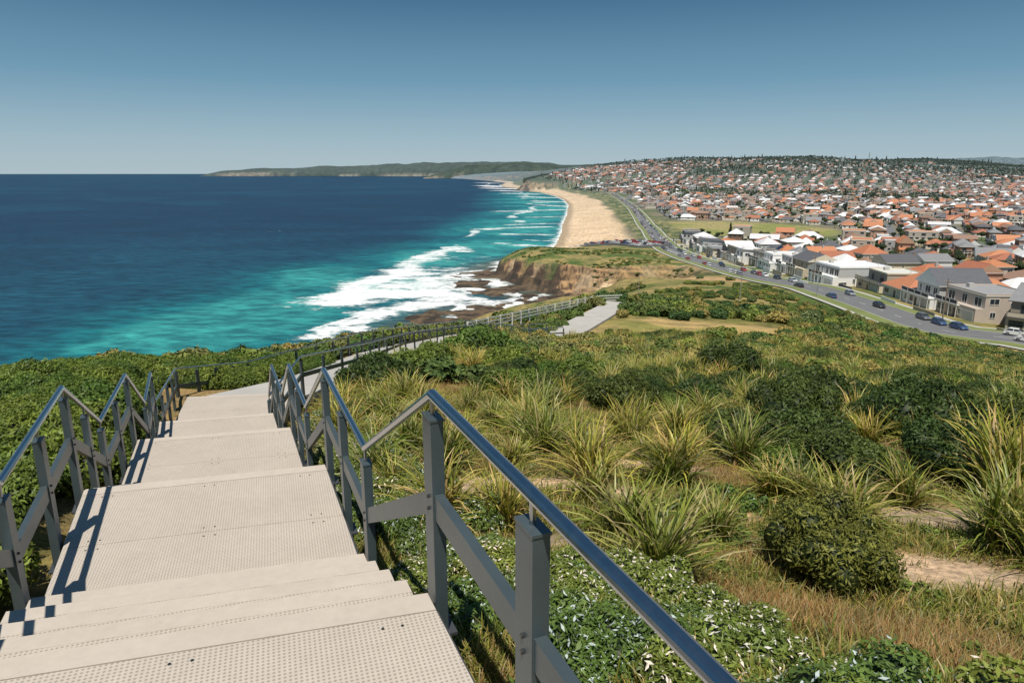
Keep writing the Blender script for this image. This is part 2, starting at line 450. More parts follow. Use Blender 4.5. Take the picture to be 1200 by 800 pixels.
nt.links.new(c, b.inputs['Base Color']); b.inputs['Roughness'].default_value = .95; b.inputs['Specular IOR Level'].default_value = .1
bp = N(nt, 'ShaderNodeBump'); bp.inputs['Strength'].default_value = .7; bp.inputs['Distance'].default_value = .08
nt.links.new(f1, bp.inputs['Height']); nt.links.new(bp.outputs[0], b.inputs['Normal'])
tme.materials.append(m)
link(bpy.data.objects.new('ground', tme))

# ------------------------------------------------------------------ sea
az2 = np.concatenate([np.arange(-180, -50, 5), np.arange(-50, 16, .12), np.arange(16, 181, 5)])
rad2 = np.concatenate([[.01, 40], np.geomspace(90, 250, 40)[:-1], np.geomspace(250, 700, 240)[:-1], np.geomspace(700, 4000, 220)[:-1], np.geomspace(4000, 60000, 40)])
X2, Y2, F2 = polar(az2, rad2)
d2, _, be2, sh2 = coast(X2, Y2)
off = -d2
sh_ = np.exp(-np.clip(off, 0, None)/120)
blob = np.zeros(len(X2))
for (x1, y1, x2, y2, rr) in [(-115, 170, -95, 300, 55), (-110, 260, -95, 420, 75), (-60, 400, -20, 620, 80), (10, 700, 60, 1300, 100), (60, 1300, 40, 2200, 130)]:
    dd, _, _ = polydist(X2, Y2, [(x1, y1), (x2, y2)])
    blob = np.maximum(blob, np.exp(-(dd/rr)**2))
nz = fbm(X2, Y2, 60, 4); nz2 = fbm(X2+400, Y2, 240, 3)
shal = np.clip(blob*.88+(nz-.5)*1.0*blob+sh_*.12, 0, 1)
R2 = np.hypot(X2, Y2)
deep = mx(cl(.005, .056, .095), cl(.002, .021, .058), sstep(230, 1000, R2))
deep = mx(deep, cl(.005, .056, .10), sstep(.5, .7, nz2)*.45)
wc = mx(deep, cl(.006, .145, .17), sstep(.15, .82, shal))
wc = mx(wc, cl(.035, .28, .27), sstep(.72, 1.02, shal+(nz-.5)*.6)*.75)
wc = mx(wc, cl(.11, .11, .075), sstep(.05, .5, np.exp(-np.clip(off-6, 0, None)/18)*sh2)*.75)
FO = [(-84, 325, -72, 420, 20, .95), (-72, 420, -42, 565, 15, .85), (-74, 338, -36, 350, 18, 1.0), (-50, 395, -24, 420, 18, .85), (-62, 352, -40, 400, 24, .85), (-60, 300, -34, 328, 16, .9),
      (-45, 350, -18, 385, 22, .9), (-55, 480, -25, 500, 14, .6), (-24, 420, -16, 470, 11, .85), (-4, 700, 40, 690, 12, .8), (-30, 760, 40, 800, 14, .8), (15, 640, 36, 630, 10, .7), (0, 830, 50, 860, 12, .75), (0, 600, 30, 580, 14, .75),
      (30, 980, 70, 990, 16, .75), (-20, 1120, 85, 1160, 22, .8), (50, 1350, 95, 1300, 26, .8), (60, 1560, 105, 1500, 28, .8), (20, 1850, 100, 1750, 30, .85), (-20, 2150, 70, 2050, 36, .85), (-60, 2500, 20, 2400, 45, .9), (-100, 2900, 10, 2750, 60, .9), (-140, 3500, -60, 3200, 80, .9), (-200, 4600, -60, 4100, 90, .8),
      (-255, 720, -250, 735, 2.5, .7), (-850, 2600, -820, 2640, 9, .7)]
fo = np.zeros(len(X2))
for (x1, y1, x2, y2, rr, s) in FO:
    dd, _, _ = polydist(X2+(nz-.5)*40, Y2+(nz2-.5)*50, [(x1, y1), (x2, y2)])
    fo = np.maximum(fo, s*np.clip(1.25-dd/(rr*1.4), 0, 1))
fo = np.maximum(fo, (off > -2)*np.exp(-np.clip(off, 0, None)/12)*np.clip(be2*1.1, 0, 1)*.95)
fo = np.maximum(fo, np.exp(-((off-42)/12)**2)*sh2*.95*(R2 < 700))
fo = np.maximum(fo, (off > -3)*(off < 50)*sh2*sstep(.40, .56, fbm(X2+5, Y2+80, 16, 3))*.85)
lin = np.sin(off/15+fbm(X2, Y2, 90, 3)*6)
fo = np.maximum(fo, (be2 > .5)*(off > 0)*(off < 100)*sstep(.5, .98, lin)*sstep(.40, .56, fbm(X2+70, Y2, 55, 2))*.82)
sme = npmesh('sea', np.stack([X2, Y2, np.zeros(len(X2))], 1), F2, wc, smooth=True)
a = sme.attributes.new('foam', 'FLOAT', 'POINT'); a.data.foreach_set('value', fo.astype(np.float32))
m, nt, b = newmat('sea_water')
at = N(nt, 'ShaderNodeAttribute', attribute_name='Col'); af = N(nt, 'ShaderNodeAttribute', attribute_name='foam'); g = N(nt, 'ShaderNodeNewGeometry')
mp = N(nt, 'ShaderNodeMapping'); mp.inputs['Rotation'].default_value = (0, 0, .5); mp.inputs['Scale'].default_value = (.6, 1.3, 1)
nt.links.new(g.outputs['Position'], mp.inputs[0])
w1 = noisetex(nt, mp.outputs[0], .13, 7, .66); w2 = noisetex(nt, mp.outputs[0], .012, 4, .5)
c = mixc(nt, 1.0, at.outputs['Color'], mixc(nt, ramp(nt, w1, .35, .68), (.48, .54, .60), (1.6, 1.5, 1.4)), 'MULTIPLY')
c = mixc(nt, 1.0, c, mixc(nt, ramp(nt, w2, .35, .65), (.72, .78, .82), (1.25, 1.2, 1.15)), 'MULTIPLY')
nf = math_(nt, 'ADD', math_(nt, 'MULTIPLY', noisetex(nt, mp.outputs[0], .09, 7, .72), .6), math_(nt, 'MULTIPLY', noisetex(nt, mp.outputs[0], .5, 6, .75), .4))
th = math_(nt, 'SUBTRACT', .79, math_(nt, 'MULTIPLY', af.outputs['Fac'], .38))
fm = math_(nt, 'MULTIPLY', ramp(nt, math_(nt, 'SUBTRACT', nf, th), -.06, .07), ramp(nt, af.outputs['Fac'], .02, .25))
caps = math_(nt, 'MULTIPLY', ramp(nt, noisetex(nt, mp.outputs[0], .22, 4, .6), .745, .775), .35)
fm2 = math_(nt, 'MAXIMUM', fm, caps)
nt.links.new(mixc(nt, fm2, c, (.80, .82, .82)), b.inputs['Base Color'])
rg = N(nt, 'ShaderNodeMapRange'); nt.links.new(fm2, rg.inputs[0]); rg.inputs[3].default_value = .33; rg.inputs[4].default_value = .9
nt.links.new(rg.outputs[0], b.inputs['Roughness']); b.inputs['IOR'].default_value = 1.33; b.inputs['Specular IOR Level'].default_value = .2
bp = N(nt, 'ShaderNodeBump'); bp.inputs['Strength'].default_value = .9; bp.inputs['Distance'].default_value = 1.3
nt.links.new(w1, bp.inputs['Height']); nt.links.new(bp.outputs[0], b.inputs['Normal'])
sme.materials.append(m)
link(bpy.data.objects.new('sea', sme))

# ------------------------------------------------------------------ distant headlands
def headland(name, nodes, depth, seed, cliff=.35, colr=(.03, .045, .03), rockx=None):
    P_ = resample(nodes, 60.0); nn = len(P_)
    rows = [(-.52, 0), (-.50, cliff), (-.4, .6), (-.2, .85), (0, 1), (.3, .8), (.6, .4), (1, 0)]
    V = []; Cc = []
    x = P_[:, 0]; y = P_[:, 1]; hh = P_[:, 2]*(.8+.45*fbm(x+seed, y, 900, 5))
    for k, (o, hf) in enumerate(rows):
        jag = (fbm(x*1.3+seed, y+k*11, 260, 4)-.5)*depth*.22*(k < 6)
        z = hh*hf*(.85+.3*fbm(x+seed*3, y+k*400, 350, 4))
        z = np.maximum(z, -1 if k in (0, 7) else 2)
        V.append(np.stack([x, y+o*depth+jag, z], 1))
        c0 = np.array(colr)
        cc = np.repeat(c0[None], nn, 0)*(.8+.5*fbm(x+k*90, y, 150, 3))[:, None]
        if k <= 1:
            q = sstep(.45, .6, fbm(x+seed, y+999, 500, 4))
            if rockx is not None: q = q*(x < rockx)
            cc = mx(cc, cl(.24, .20, .16), q*.8)
            if k == 0: cc = mx(cc, cl(.4, .36, .30), sstep(.45, .55, fbm(x, y+400, 900, 2))*.7*(x > (rockx or -1e9)))
        Cc.append(cc)
    V = np.concatenate(V); Cc = np.concatenate(Cc)
    i = np.arange(len(rows)-1)[:, None]*nn+np.arange(nn-1)[None]
    f = np.stack([i, i+1, i+nn+1, i+nn], -1).reshape(-1, 4)
    me = npmesh(name, V, f, Cc, smooth=True)
    m, nt, b = newmat(name+'_bush_and_rock')
    at = N(nt, 'ShaderNodeAttribute', attribute_name='Col'); g = N(nt, 'ShaderNodeNewGeometry')
    c = mixc(nt, 1.0, at.outputs['Color'], mixc(nt, ramp(nt, noisetex(nt, g.outputs['Position'], .012, 6, .7), .35, .65), (.6, .6, .6), (1.5, 1.5, 1.4)), 'MULTIPLY')
    nt.links.new(painted_haze(nt, c, 1/60000), b.inputs['Base Color']); b.inputs['Roughness'].default_value = 1; b.inputs['Specular IOR Level'].default_value = 0
    me.materials.append(m); link(bpy.data.objects.new(name, me))
headland('headland', [(-6150, 14300, 20), (-5900, 14300, 95), (-5300, 14500, 140), (-4300, 14600, 175), (-3200, 14500, 190), (-2400, 14300, 215), (-1500, 14000, 250), (-800, 13800, 270), (0, 13500, 260), (1200, 13500, 230), (2500, 13500, 230)], 900, 3, .3, rockx=-4300)
headland('headland', [(-1050, 8600, 15), (-800, 8700, 90), (-500, 8600, 145), (-200, 8600, 165), (200, 8500, 175), (600, 8500, 165), (1500, 8500, 150)], 600, 77, .2)
headland('hills', [(2000, 19000, 120), (5000, 18500, 220), (8500, 18000, 300), (11000, 17500, 400), (13000, 17000, 400), (16000, 16000, 340), (20000, 14000, 300)], 1500, 31, .1, (.08, .11, .13))  # bluish base colour paints distance haze onto these hills

# ------------------------------------------------------------------ staircase + railings
def deckmat(name, holes=True):
    m, nt, b = newmat(name)
    g = N(nt, 'ShaderNodeNewGeometry')
    mp = N(nt, 'ShaderNodeMapping'); mp.inputs['Rotation'].default_value = (0, 0, math.radians(-19)); nt.links.new(g.outputs['Position'], mp.inputs[0])
    base = mixc(nt, noisetex(nt, g.outputs['Position'], 1.6, 6, .65), (.44, .385, .33), (.58, .515, .45))
    st = noisetex(nt, g.outputs['Position'], 14, 5, .7)
    base = mixc(nt, 1.0, base, mixc(nt, st, (.84, .84, .84), (1.1, 1.1, 1.1)), 'MULTIPLY')
    base = mixc(nt, math_(nt, 'MULTIPLY', ramp(nt, noisetex(nt, g.outputs['Position'], 4.5, 8, .8), .60, .72), .35), base, (.27, .22, .17))
    if holes:
        sp = N(nt, 'ShaderNodeSeparateXYZ'); nt.links.new(mp.outputs[0], sp.inputs[0])
        k = 2*math.pi/.021
        sx = math_(nt, 'SINE', math_(nt, 'MULTIPLY', sp.outputs[0], k)); sy = math_(nt, 'SINE', math_(nt, 'MULTIPLY', sp.outputs[1], k))
        pr = math_(nt, 'ADD', sx, sy)
        hole = ramp(nt, pr, .45, 1.1)
        base = mixc(nt, math_(nt, 'MULTIPLY', hole, .55), base, (.16, .135, .11))
        bp = N(nt, 'ShaderNodeBump'); bp.inputs['Strength'].default_value = .4; bp.inputs['Distance'].default_value = .003; bp.invert = True
        nt.links.new(hole, bp.inputs['Height']); nt.links.new(bp.outputs[0], b.inputs['Normal'])
    nt.links.new(base, b.inputs['Base Color']); b.inputs['Roughness'].default_value = .8; b.inputs['Specular IOR Level'].default_value = .25
    return m
M_deck = deckmat('fibreglass_grating'); M_nose = deckmat('tread_nosing', False)
M_steel = pm('painted_steel', (.075, .10, .11), .36, .25, 5, .05, .3)
M_dark = pm('dark_steel', (.05, .053, .058), .5, .2, 5)
M_bolt = pm('bolt', (.06, .06, .06), .4, .1, 5, 0, .5)
m, nt, b = newmat('stainless_handrail'); b.inputs['Base Color'].default_value = (.42, .44, .46, 1); b.inputs['Metallic'].default_value = 1
g = N(nt, 'ShaderNodeNewGeometry'); rr_ = N(nt, 'ShaderNodeMapRange'); nt.links.new(noisetex(nt, g.outputs['Position'], 20, 5), rr_.inputs[0]); rr_.inputs[3].default_value = .14; rr_.inputs[4].default_value = .36
nt.links.new(rr_.outputs[0], b.inputs['Roughness']); M_ss = m
sd = MB()
def V2(p): return np.array(p, float)
def slab(r0, l0, r1, l1, z, th, mat):
    sd.hexa([(*r0, z-th), (*r1, z-th), (*l1, z-th), (*l0, z-th)], [(*r0, z), (*r1, z), (*l1, z), (*l0, z)], mat)
for i in range(len(ST)-1):
    R0, L0, Da = ST[i]; R1, L1, Db = ST[i+1]
    R0, L0, R1, L1 = map(V2, (R0, L0, R1, L1))
    R = lambda t: R0+(R1-R0)*t
    L_ = lambda t: L0+(L1-L0)*t
    ln = np.linalg.norm((R1+L1)/2-(R0+L0)/2)
    if abs(Da-Db) < .01:
        sd.part = 'platform'
        z = EYE-Da; nose = .14/ln; npan = max(1, round((ln-.14)/.95))
        for k in range(npan):
            a = (1-nose)*k/npan; b_ = (1-nose)*(k+1)/npan-.006/ln
            slab(R(a), L_(a), R(b_), L_(b_), z, .045, M_deck)
            sd.part = 'bolts'
            for tt in (a+.07/ln, b_-.07/ln):
                for s in (.1, .5, .9):
                    for e in (-.02, .02):
                        c0 = R(tt)+(L_(tt)-R(tt))*(s+e)
                        sd.cyl((c0[0], c0[1], z), (c0[0], c0[1], z+.003), .0075, .0075, M_bolt, 8)
            sd.part = 'platform'
        sd.part = 'nosing'
        slab(R(1-nose), L_(1-nose), R(1.0), L_(1.0), z+.002, .05, M_nose)
    else:
        nr = max(2, round(abs(Da-Db)/.17))
        for k in range(1, nr):
            z = EYE-(Da+(Db-Da)*k/nr); a = (k-1)/(nr-1); b_ = k/(nr-1)
            nb = a+(b_-a)*.72
            sd.part = 'treads'; slab(R(a-.012), L_(a-.012), R(nb), L_(nb), z, .045, M_deck)
            sd.part = 'nosing'; slab(R(nb), L_(nb), R(b_), L_(b_), z+.002, .05, M_nose)
        for k in range(nr):
            z = EYE-(Da+(Db-Da)*k/nr); a = k/(nr-1)
            sd.part = 'risers'
            e = .01/ln
            slab(R(a-.035/ln-e), L_(a-.035/ln-e), R(a-e), L_(a-e), z-.055, (Db-Da)/nr-.06, M_nose)
    sd.part = 'stringers'
    for A_, B_ in ((R0, R1), (L0, L1)):
        sd.sweep([(-.03, -.28), (.03, -.28), (.03, -.06), (-.03, -.06)], [(*A_, EYE-Da-(.1 if Da != Db else 0)), (*B_, EYE-Db-(.02 if Da != Db else 0))], M_dark)
group(sd, 'staircase')

def railing(name, nodes, spacing=1.15, mats=(M_steel, M_ss), offs=0.0, hr=.025, pw=(.065, .036), top=1.0, bottom=.45):
    mb = MB()
    circ = [(hr*math.cos(2*math.pi*k/14), top+hr*math.sin(2*math.pi*k/14)) for k in range(14)]
    mb.part = 'handrail'; mb.sweep(circ, nodes, mats[1])
    mb.part = 'midrail'; mb.sweep([(-.022+offs, .42), (.022+offs, .42), (.022+offs, .54), (-.022+offs, .54)], nodes, mats[0])
    for i in range(len(nodes)-1):
        a = np.array(nodes[i]); b_ = np.array(nodes[i+1]); L = np.linalg.norm(b_[:2]-a[:2]); u = (b_[:2]-a[:2])/L
        k = max(1, round(L/spacing))
        for j in range(k+(1 if i == len(nodes)-2 else 0)):
            p = a+(b_-a)*j/k
            mb.part = 'posts'
            w = pw
            mb.obox((p[0], p[1]), u, w[0], w[1]-.006, p[2]-bottom, p[2]+top-.11, mats[0])
            mb.obox((p[0], p[1]), u, w[0]+.004, w[1]-.002, p[2]+top-.11, p[2]+top-.100, mats[0])
            mb.obox((p[0], p[1]), u, w[0]+.03, w[1]+.03, p[2]-.19, p[2]-.175, M_dark)
            mb.part = 'brackets'
            mb.cyl((p[0], p[1], p[2]+top-.100), (p[0], p[1], p[2]+top-.02), .011, .011, mats[1], 8)
            mb.part = 'bolts'
            for zz in (.45, .51):
                for s in (-1, 1):
                    q = (p[0]-u[1]*s*(w[1]-.008), p[1]+u[0]*s*(w[1]-.008)); q2 = (p[0]-u[1]*s*(w[1]+.004), p[1]+u[0]*s*(w[1]+.004))
                    mb.cyl((*q, p[2]+zz), (*q2, p[2]+zz), .009, .009, M_bolt, 8)
    return group(mb, name)
def edge(side, idx, out=.05):
    res = []
    for i in idx:
        r = V2(ST[i][0]); l = V2(ST[i][1]); a, b_ = (r, l) if side == 'R' else (l, r)
        d = (a-b_)/np.linalg.norm(a-b_)
        p = a+d*out
        res.append((p[0], p[1], EYE-ST[i][2]))
    return res
def offsetline(poly, o, dz=0):
    out = []
    for i in range(len(poly)):
        a = poly[max(i-1, 0)]; b_ = poly[min(i+1, len(poly)-1)]
        d = np.array([b_[0]-a[0], b_[1]-a[1]]); d /= np.linalg.norm(d)
        out.append((poly[i][0]+d[1]*o, poly[i][1]-d[0]*o, poly[i][2]+dz))
    return out
PB = [tuple(p) for p in PATH]
LB = []
for q in (P(205, 432, 19), P(290, 424, 24)): LB.append((q[0], q[1], q[2]-1.0))
railing('stair_railing', edge('R', range(10)))
railing('stair_railing', edge('L', range(9))+LB)
railing('path_railing', [edge('R', [9])[0]]+offsetline(PB[2:8], 1.15, .05), spacing=1.9)
railing('path_railing', [LB[-1]]+offsetline(PB[3:8], -1.15, .05), spacing=1.9)
M_conc = pm('concrete_path', (.44, .42, .39), .85, .2, .6, .1)
pb = MB()
pb.sweep([(-1.15, -.25), (1.15, -.25), (1.15, 0), (-1.15, 0)], [tuple(p) for p in PTs], M_conc)
single(pb, 'footpath')
pw_ = [tuple(p) for p in resample([PATH[6], PATH[7], PATH[8], PATH[9]], 2.0)]
pb = MB(); pb.sweep([(-1.9, -.3), (1.7, -.3), (1.7, .03), (-1.9, .03)], pw_[2:], M_conc); single(pb, 'footpath')
M_white = pm('white_painted_timber', (.70, .68, .62), .6, .12, 3)
wf = MB()
fn = [P(548, 384, 62), P(600, 372, 72), P(650, 361, 84), P(700, 350.5, 97), P(728, 349.5, 99)]
fn = [(p[0], p[1], p[2]-.6) for p in fn]
for zz in (.35, .7, 1.05):
    wf.part = 'rails'; wf.sweep([(-.03, zz-.07), (.03, zz-.07), (.03, zz+.07), (-.03, zz+.07)], fn, M_white)
wf.part = 'posts'
for p in resample(fn, 2.2): wf.obox((p[0], p[1]), (1, 0), .08, .08, p[2]-1.5, p[2]+1.15, M_white)
group(wf, 'timber_fence')

# ------------------------------------------------------------------ vegetation prototypes
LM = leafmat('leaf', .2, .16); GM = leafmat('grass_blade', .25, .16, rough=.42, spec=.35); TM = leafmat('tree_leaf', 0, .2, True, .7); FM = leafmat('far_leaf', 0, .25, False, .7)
def proto(me): return bpy.data.objects.new(me.name, me)
def blades(name, n, L0, L1, w, spread, arch, cols, dryp=.15, seg=5, base=.1, mat=GM, seed=1, taper=1.6):
    r = np.random.default_rng(seed)
    V = []; Fc = []; Cc = []
    for i in range(n):
        th = r.uniform(0, 2*math.pi); ln = r.uniform(L0, L1); le = abs(r.normal(0, spread))
        le = min(le, 1.3); br = base*math.sqrt(r.random()); bt = r.uniform(0, 2*math.pi)
        p = np.array([br*math.cos(bt), br*math.sin(bt), -.04]); d = np.array([math.cos(th), math.sin(th)])
        side = np.array([-d[1], d[0], 0])*w*r.uniform(.7, 1.3)
        tw = r.uniform(-.6, .6); side = side*math.cos(tw)+np.array([0, 0, w*math.sin(tw)])
        c0 = np.array(cols[r.integers(len(cols))])*r.uniform(.7, 1.3)
        if r.random() < dryp: c0 = np.array((.48, .35, .17))*r.uniform(.7, 1.2)
        ang = le; i0 = len(V); ar = arch*r.uniform(.5, 1.6)
        for s in range(seg+1):
            t = s/seg; ww = (1-t**taper)*.95+.05
            V.append(p-side*ww*.5); V.append(p+side*ww*.5)
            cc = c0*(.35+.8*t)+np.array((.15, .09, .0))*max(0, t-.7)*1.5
            Cc += [cc, cc]
            p = p+np.array([d[0]*math.sin(ang), d[1]*math.sin(ang), math.cos(ang)])*ln/seg
            ang += ar*(.4+t)/seg*1.5
        for s in range(seg):
            a = i0+2*s; Fc.append((a, a+1, a+3, a+2))
    return proto(npmesh(name, V, Fc, np.array(Cc), mat))
def leafy(name, n, leaf, cA, cB, R=1.0, Hh=.75, K=16, lumpr=(.25, .42), flowers=0, mat=LM, core=(.022, .035, .010), seed=1, aspect=.5, corer=.82):
    r = np.random.default_rng(seed)
    th = r.uniform(0, 2*math.pi, K); rr = np.sqrt(r.random(K))*R*.72
    cz = Hh*np.sqrt(np.clip(1-(rr/R)**2, 0, 1))*r.uniform(.45, .75, K)
    cen = np.stack([rr*np.cos(th), rr*np.sin(th), cz], 1); lr = r.uniform(*lumpr, K)*R
    cen = np.concatenate([cen, [[0, 0, Hh*.35]]]); lr = np.append(lr, min(Hh, R)*.62); K += 1
    k = r.choice(K, n, p=lr**2/np.sum(lr**2))
    u = r.normal(size=(n, 3)); u[:, 2] = u[:, 2]*.9+.35; u /= np.linalg.norm(u, axis=1)[:, None]
    rad_ = (1-.25*r.random(n)**2)*r.uniform(.93, 1.12, n)
    c = cen[k]+u*(lr[k]*rad_)[:, None]; c[:, 2] = np.maximum(c[:, 2], r.uniform(-.05, .1, n))
    nrm = u+r.normal(size=(n, 3))*.6; nrm[:, 2] += .25; nrm /= np.linalg.norm(nrm, axis=1)[:, None]
    a = np.cross(nrm, r.normal(size=(n, 3))); a /= np.linalg.norm(a, axis=1)[:, None]; b_ = np.cross(nrm, a)
    s = leaf*r.uniform(.6, 1.3, n)[:, None]
    V = np.stack([c-a*s*.6, c+b_*s*aspect*.5, c+a*s*.6+nrm*s*.1, c-b_*s*aspect*.5], 1).reshape(-1, 3)
    f = np.arange(n*4).reshape(-1, 4)
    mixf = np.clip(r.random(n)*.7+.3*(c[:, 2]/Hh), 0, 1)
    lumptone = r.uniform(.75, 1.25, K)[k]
    cc = (np.array(cA)[None]*(1-mixf[:, None])+np.array(cB)[None]*mixf[:, None])*(lumptone*(.5+.5*sstep(.75, 1.0, rad_)))[:, None]  # leaves deeper in a lump coloured darker, painted inner shade
    if flowers:
        q = r.random(n) < flowers
        q &= (c[:, 2] > Hh*.35)
        cc[q] = (.78, .74, .74)
    cc = np.repeat(cc, 4, 0)
    mb = MB()
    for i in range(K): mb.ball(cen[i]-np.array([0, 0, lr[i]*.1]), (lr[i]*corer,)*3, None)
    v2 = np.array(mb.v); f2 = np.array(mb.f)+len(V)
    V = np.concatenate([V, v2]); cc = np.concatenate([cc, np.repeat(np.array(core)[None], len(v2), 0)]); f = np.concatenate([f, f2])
    return proto(npmesh(name, V, f, cc, mat))
LC = [(.21, .24, .035), (.33, .33, .065), (.13, .165, .025), (.43, .38, .12)]
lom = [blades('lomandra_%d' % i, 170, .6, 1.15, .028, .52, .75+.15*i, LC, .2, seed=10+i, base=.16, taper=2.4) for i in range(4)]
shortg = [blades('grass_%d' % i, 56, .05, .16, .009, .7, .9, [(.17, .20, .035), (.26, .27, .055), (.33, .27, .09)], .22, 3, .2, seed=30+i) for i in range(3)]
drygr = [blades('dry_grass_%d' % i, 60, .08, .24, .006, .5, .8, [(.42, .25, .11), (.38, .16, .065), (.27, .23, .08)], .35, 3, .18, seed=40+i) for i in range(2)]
herb = [leafy('herb_%d' % i, 700, .13, (.09, .14, .03), (.21, .28, .06), seed=45+i, Hh=.35, K=8, lumpr=(.15, .28), aspect=.5, flowers=.02*i) for i in range(2)]
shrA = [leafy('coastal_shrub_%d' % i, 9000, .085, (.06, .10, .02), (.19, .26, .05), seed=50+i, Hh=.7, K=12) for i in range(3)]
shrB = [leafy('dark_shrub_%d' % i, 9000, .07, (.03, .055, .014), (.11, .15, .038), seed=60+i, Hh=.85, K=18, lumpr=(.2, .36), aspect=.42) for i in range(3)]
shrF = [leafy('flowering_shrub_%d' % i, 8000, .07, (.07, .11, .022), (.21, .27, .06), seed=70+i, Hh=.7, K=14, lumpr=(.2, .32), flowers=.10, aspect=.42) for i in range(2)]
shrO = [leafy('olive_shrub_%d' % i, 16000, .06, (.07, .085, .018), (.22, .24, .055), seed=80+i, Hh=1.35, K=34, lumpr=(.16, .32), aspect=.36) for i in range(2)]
farS = [leafy('far_shrub_%d' % i, 1500, .2, [(.055, .095, .022), (.03, .058, .016), (.10, .11, .03), (.05, .085, .022)][i], [(.17, .23, .05), (.10, .145, .04), (.30, .27, .10), (.15, .18, .05)][i], seed=90+i, Hh=.75, K=10, aspect=.6, mat=FM) for i in range(4)]

# planting
def deckdist(x, y):
    d1, _, _ = polydist(x, y, DECKC); d2, _, _ = polydist(x, y, PTs[:, :2])
    return d1, d2
def rightedge(x, y):
    line = DECKC+[tuple(p) for p in PTs[2:]]
    d, i, t = polydist(x, y, line)
    L = np.array([(p[0], p[1]) for p in line]); a = L[i]; b_ = L[i+1]
    return ((b_[:, 0]-a[:, 0])*(y-a[:, 1])-(b_[:, 1]-a[:, 1])*(x-a[:, 0]))*-1, d
def jgrid(x0, x1, y0, y1, s):
    gx, gy = np.meshgrid(np.arange(x0, x1, s), np.arange(y0, y1, s))
    x = gx.ravel()+rng.uniform(-.5, .5, gx.size)*s*.95; y = gy.ravel()+rng.uniform(-.5, .5, gx.size)*s*.95
    ok = np.abs(np.degrees(np.arctan2(x, y))) < 46
    return x[ok], y[ok]
def soilmask(x, y, g=1.0):
    m = np.zeros(len(x), bool)
    for (c, rx, ry) in SOIL: m |= np.hypot((x-c[0])/(rx*g), (y-c[1])/(ry*g)) < 1
    return m
def lawnmask(x, y): return np.hypot((x-LW[0])/17, (y-LW[1]-1)/11.5) < 1
def put(name, protos, x, y, s, tilt=.12, dz=0.0, squash=None):
    n_ = len(x)
    z = H(x, y)+dz
    rot = np.stack([rng.normal(0, tilt, n_), rng.normal(0, tilt, n_), rng.uniform(0, 6.28, n_)], 1)
    sc = np.stack([s, s, s*(rng.uniform(.8, 1.15, n_) if squash is None else squash)], 1)
    return scatter(name, protos, np.stack([x, y, z], 1), rot, sc, rng.integers(0, len(protos), n_))
# left heath beside the stairs
x, y = jgrid(-60, 12, 1.5, 75, .7)
sd_, d_ = rightedge(x, y); d1, d2_ = deckdist(x, y); cd = coast(x, y)[0]; r = np.hypot(x, y)
k = (sd_ < 0) & (d1 > 1.75) & (d2_ > 1.7) & (cd > 20) & (np.hypot(x+9, y-18.5) > 2.0)
kn = k & (r < 32); kf = k & (r >= 32) & (rng.random(len(x)) < .5)
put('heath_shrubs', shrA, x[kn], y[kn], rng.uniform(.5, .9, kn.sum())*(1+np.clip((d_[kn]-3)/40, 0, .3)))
put('heath_shrubs', farS, x[kf], y[kf], rng.uniform(.6, 1.1, kf.sum()))
# white flowering shrubs beside the stairs on the inland side
x, y = jgrid(-4, 4, 1.2, 14, .42)
sd_, d_ = rightedge(x, y)
k = (sd_ > 0) & (d_ > 1.5) & (d_ < 2.3+.5*fbm(x, y, 2, 2)) & (np.hypot(x, y) > 1.7)
k |= (np.hypot((x-.8)/.85, (y-3.3)/1.5) < 1) & (d_ > 1.5) & (sd_ > 0)
put('flowering_shrubs', shrF, x[k], y[k], rng.uniform(.32, .52, k.sum()), dz=-.05)
# field of tussocks
x, y = jgrid(-8, 75, 3.2, 75, .95)
sd_, d_ = rightedge(x, y); r = np.hypot(x, y)
field = (sd_ > 0) & (d_ > 1.9) & ~lawnmask(x, y)
nn_ = fbm(x, y, 5, 3); nm = fbm(x+33, y+12, 9, 3)
kl = field & (r > 4.6) & ~soilmask(x, y, 1.2) & (nn_ > .38) & (rng.random(len(x)) < .8) & ~((np.hypot((x-1.0)/1.2, (y-3.3)/1.8) < 1))
kl &= ~((np.hypot((x-3.2)/1.7, (y-6.2)/1.3) < 1)) & ~((x > 1.5) & (r < 6.3))
kl &= ~((r > 30) & (rng.random(len(x)) < .3))
put('lomandra_grass', lom, x[kl], y[kl], rng.uniform(.55, 1.1, kl.sum())*np.where(r[kl] > 20, 1.2, 1), .15)
ks = field & (r > 11) & (nm > .58) & (rng.random(len(x)) < .55)
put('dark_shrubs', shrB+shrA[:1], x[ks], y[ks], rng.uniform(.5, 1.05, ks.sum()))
kk_ = field & (r > 20) & (nm <= .58) & (rng.random(len(x)) < np.clip((r-14)/45, 0, .55))
put('heath_shrubs', farS, x[kk_], y[kk_], rng.uniform(.5, 1.1, kk_.sum()))
# low herbs between the tussocks
x, y = jgrid(-6, 22, 2.6, 26, .38)
sd_, d_ = rightedge(x, y); nh = fbm(x+8, y+3, 2.6, 3)
k = (sd_ > 0) & (d_ > 1.5) & (nh > .55) & ~soilmask(x, y, 1.05) & (rng.random(len(x)) < .6)
put('herbs', herb, x[k], y[k], rng.uniform(.16, .34, k.sum()))
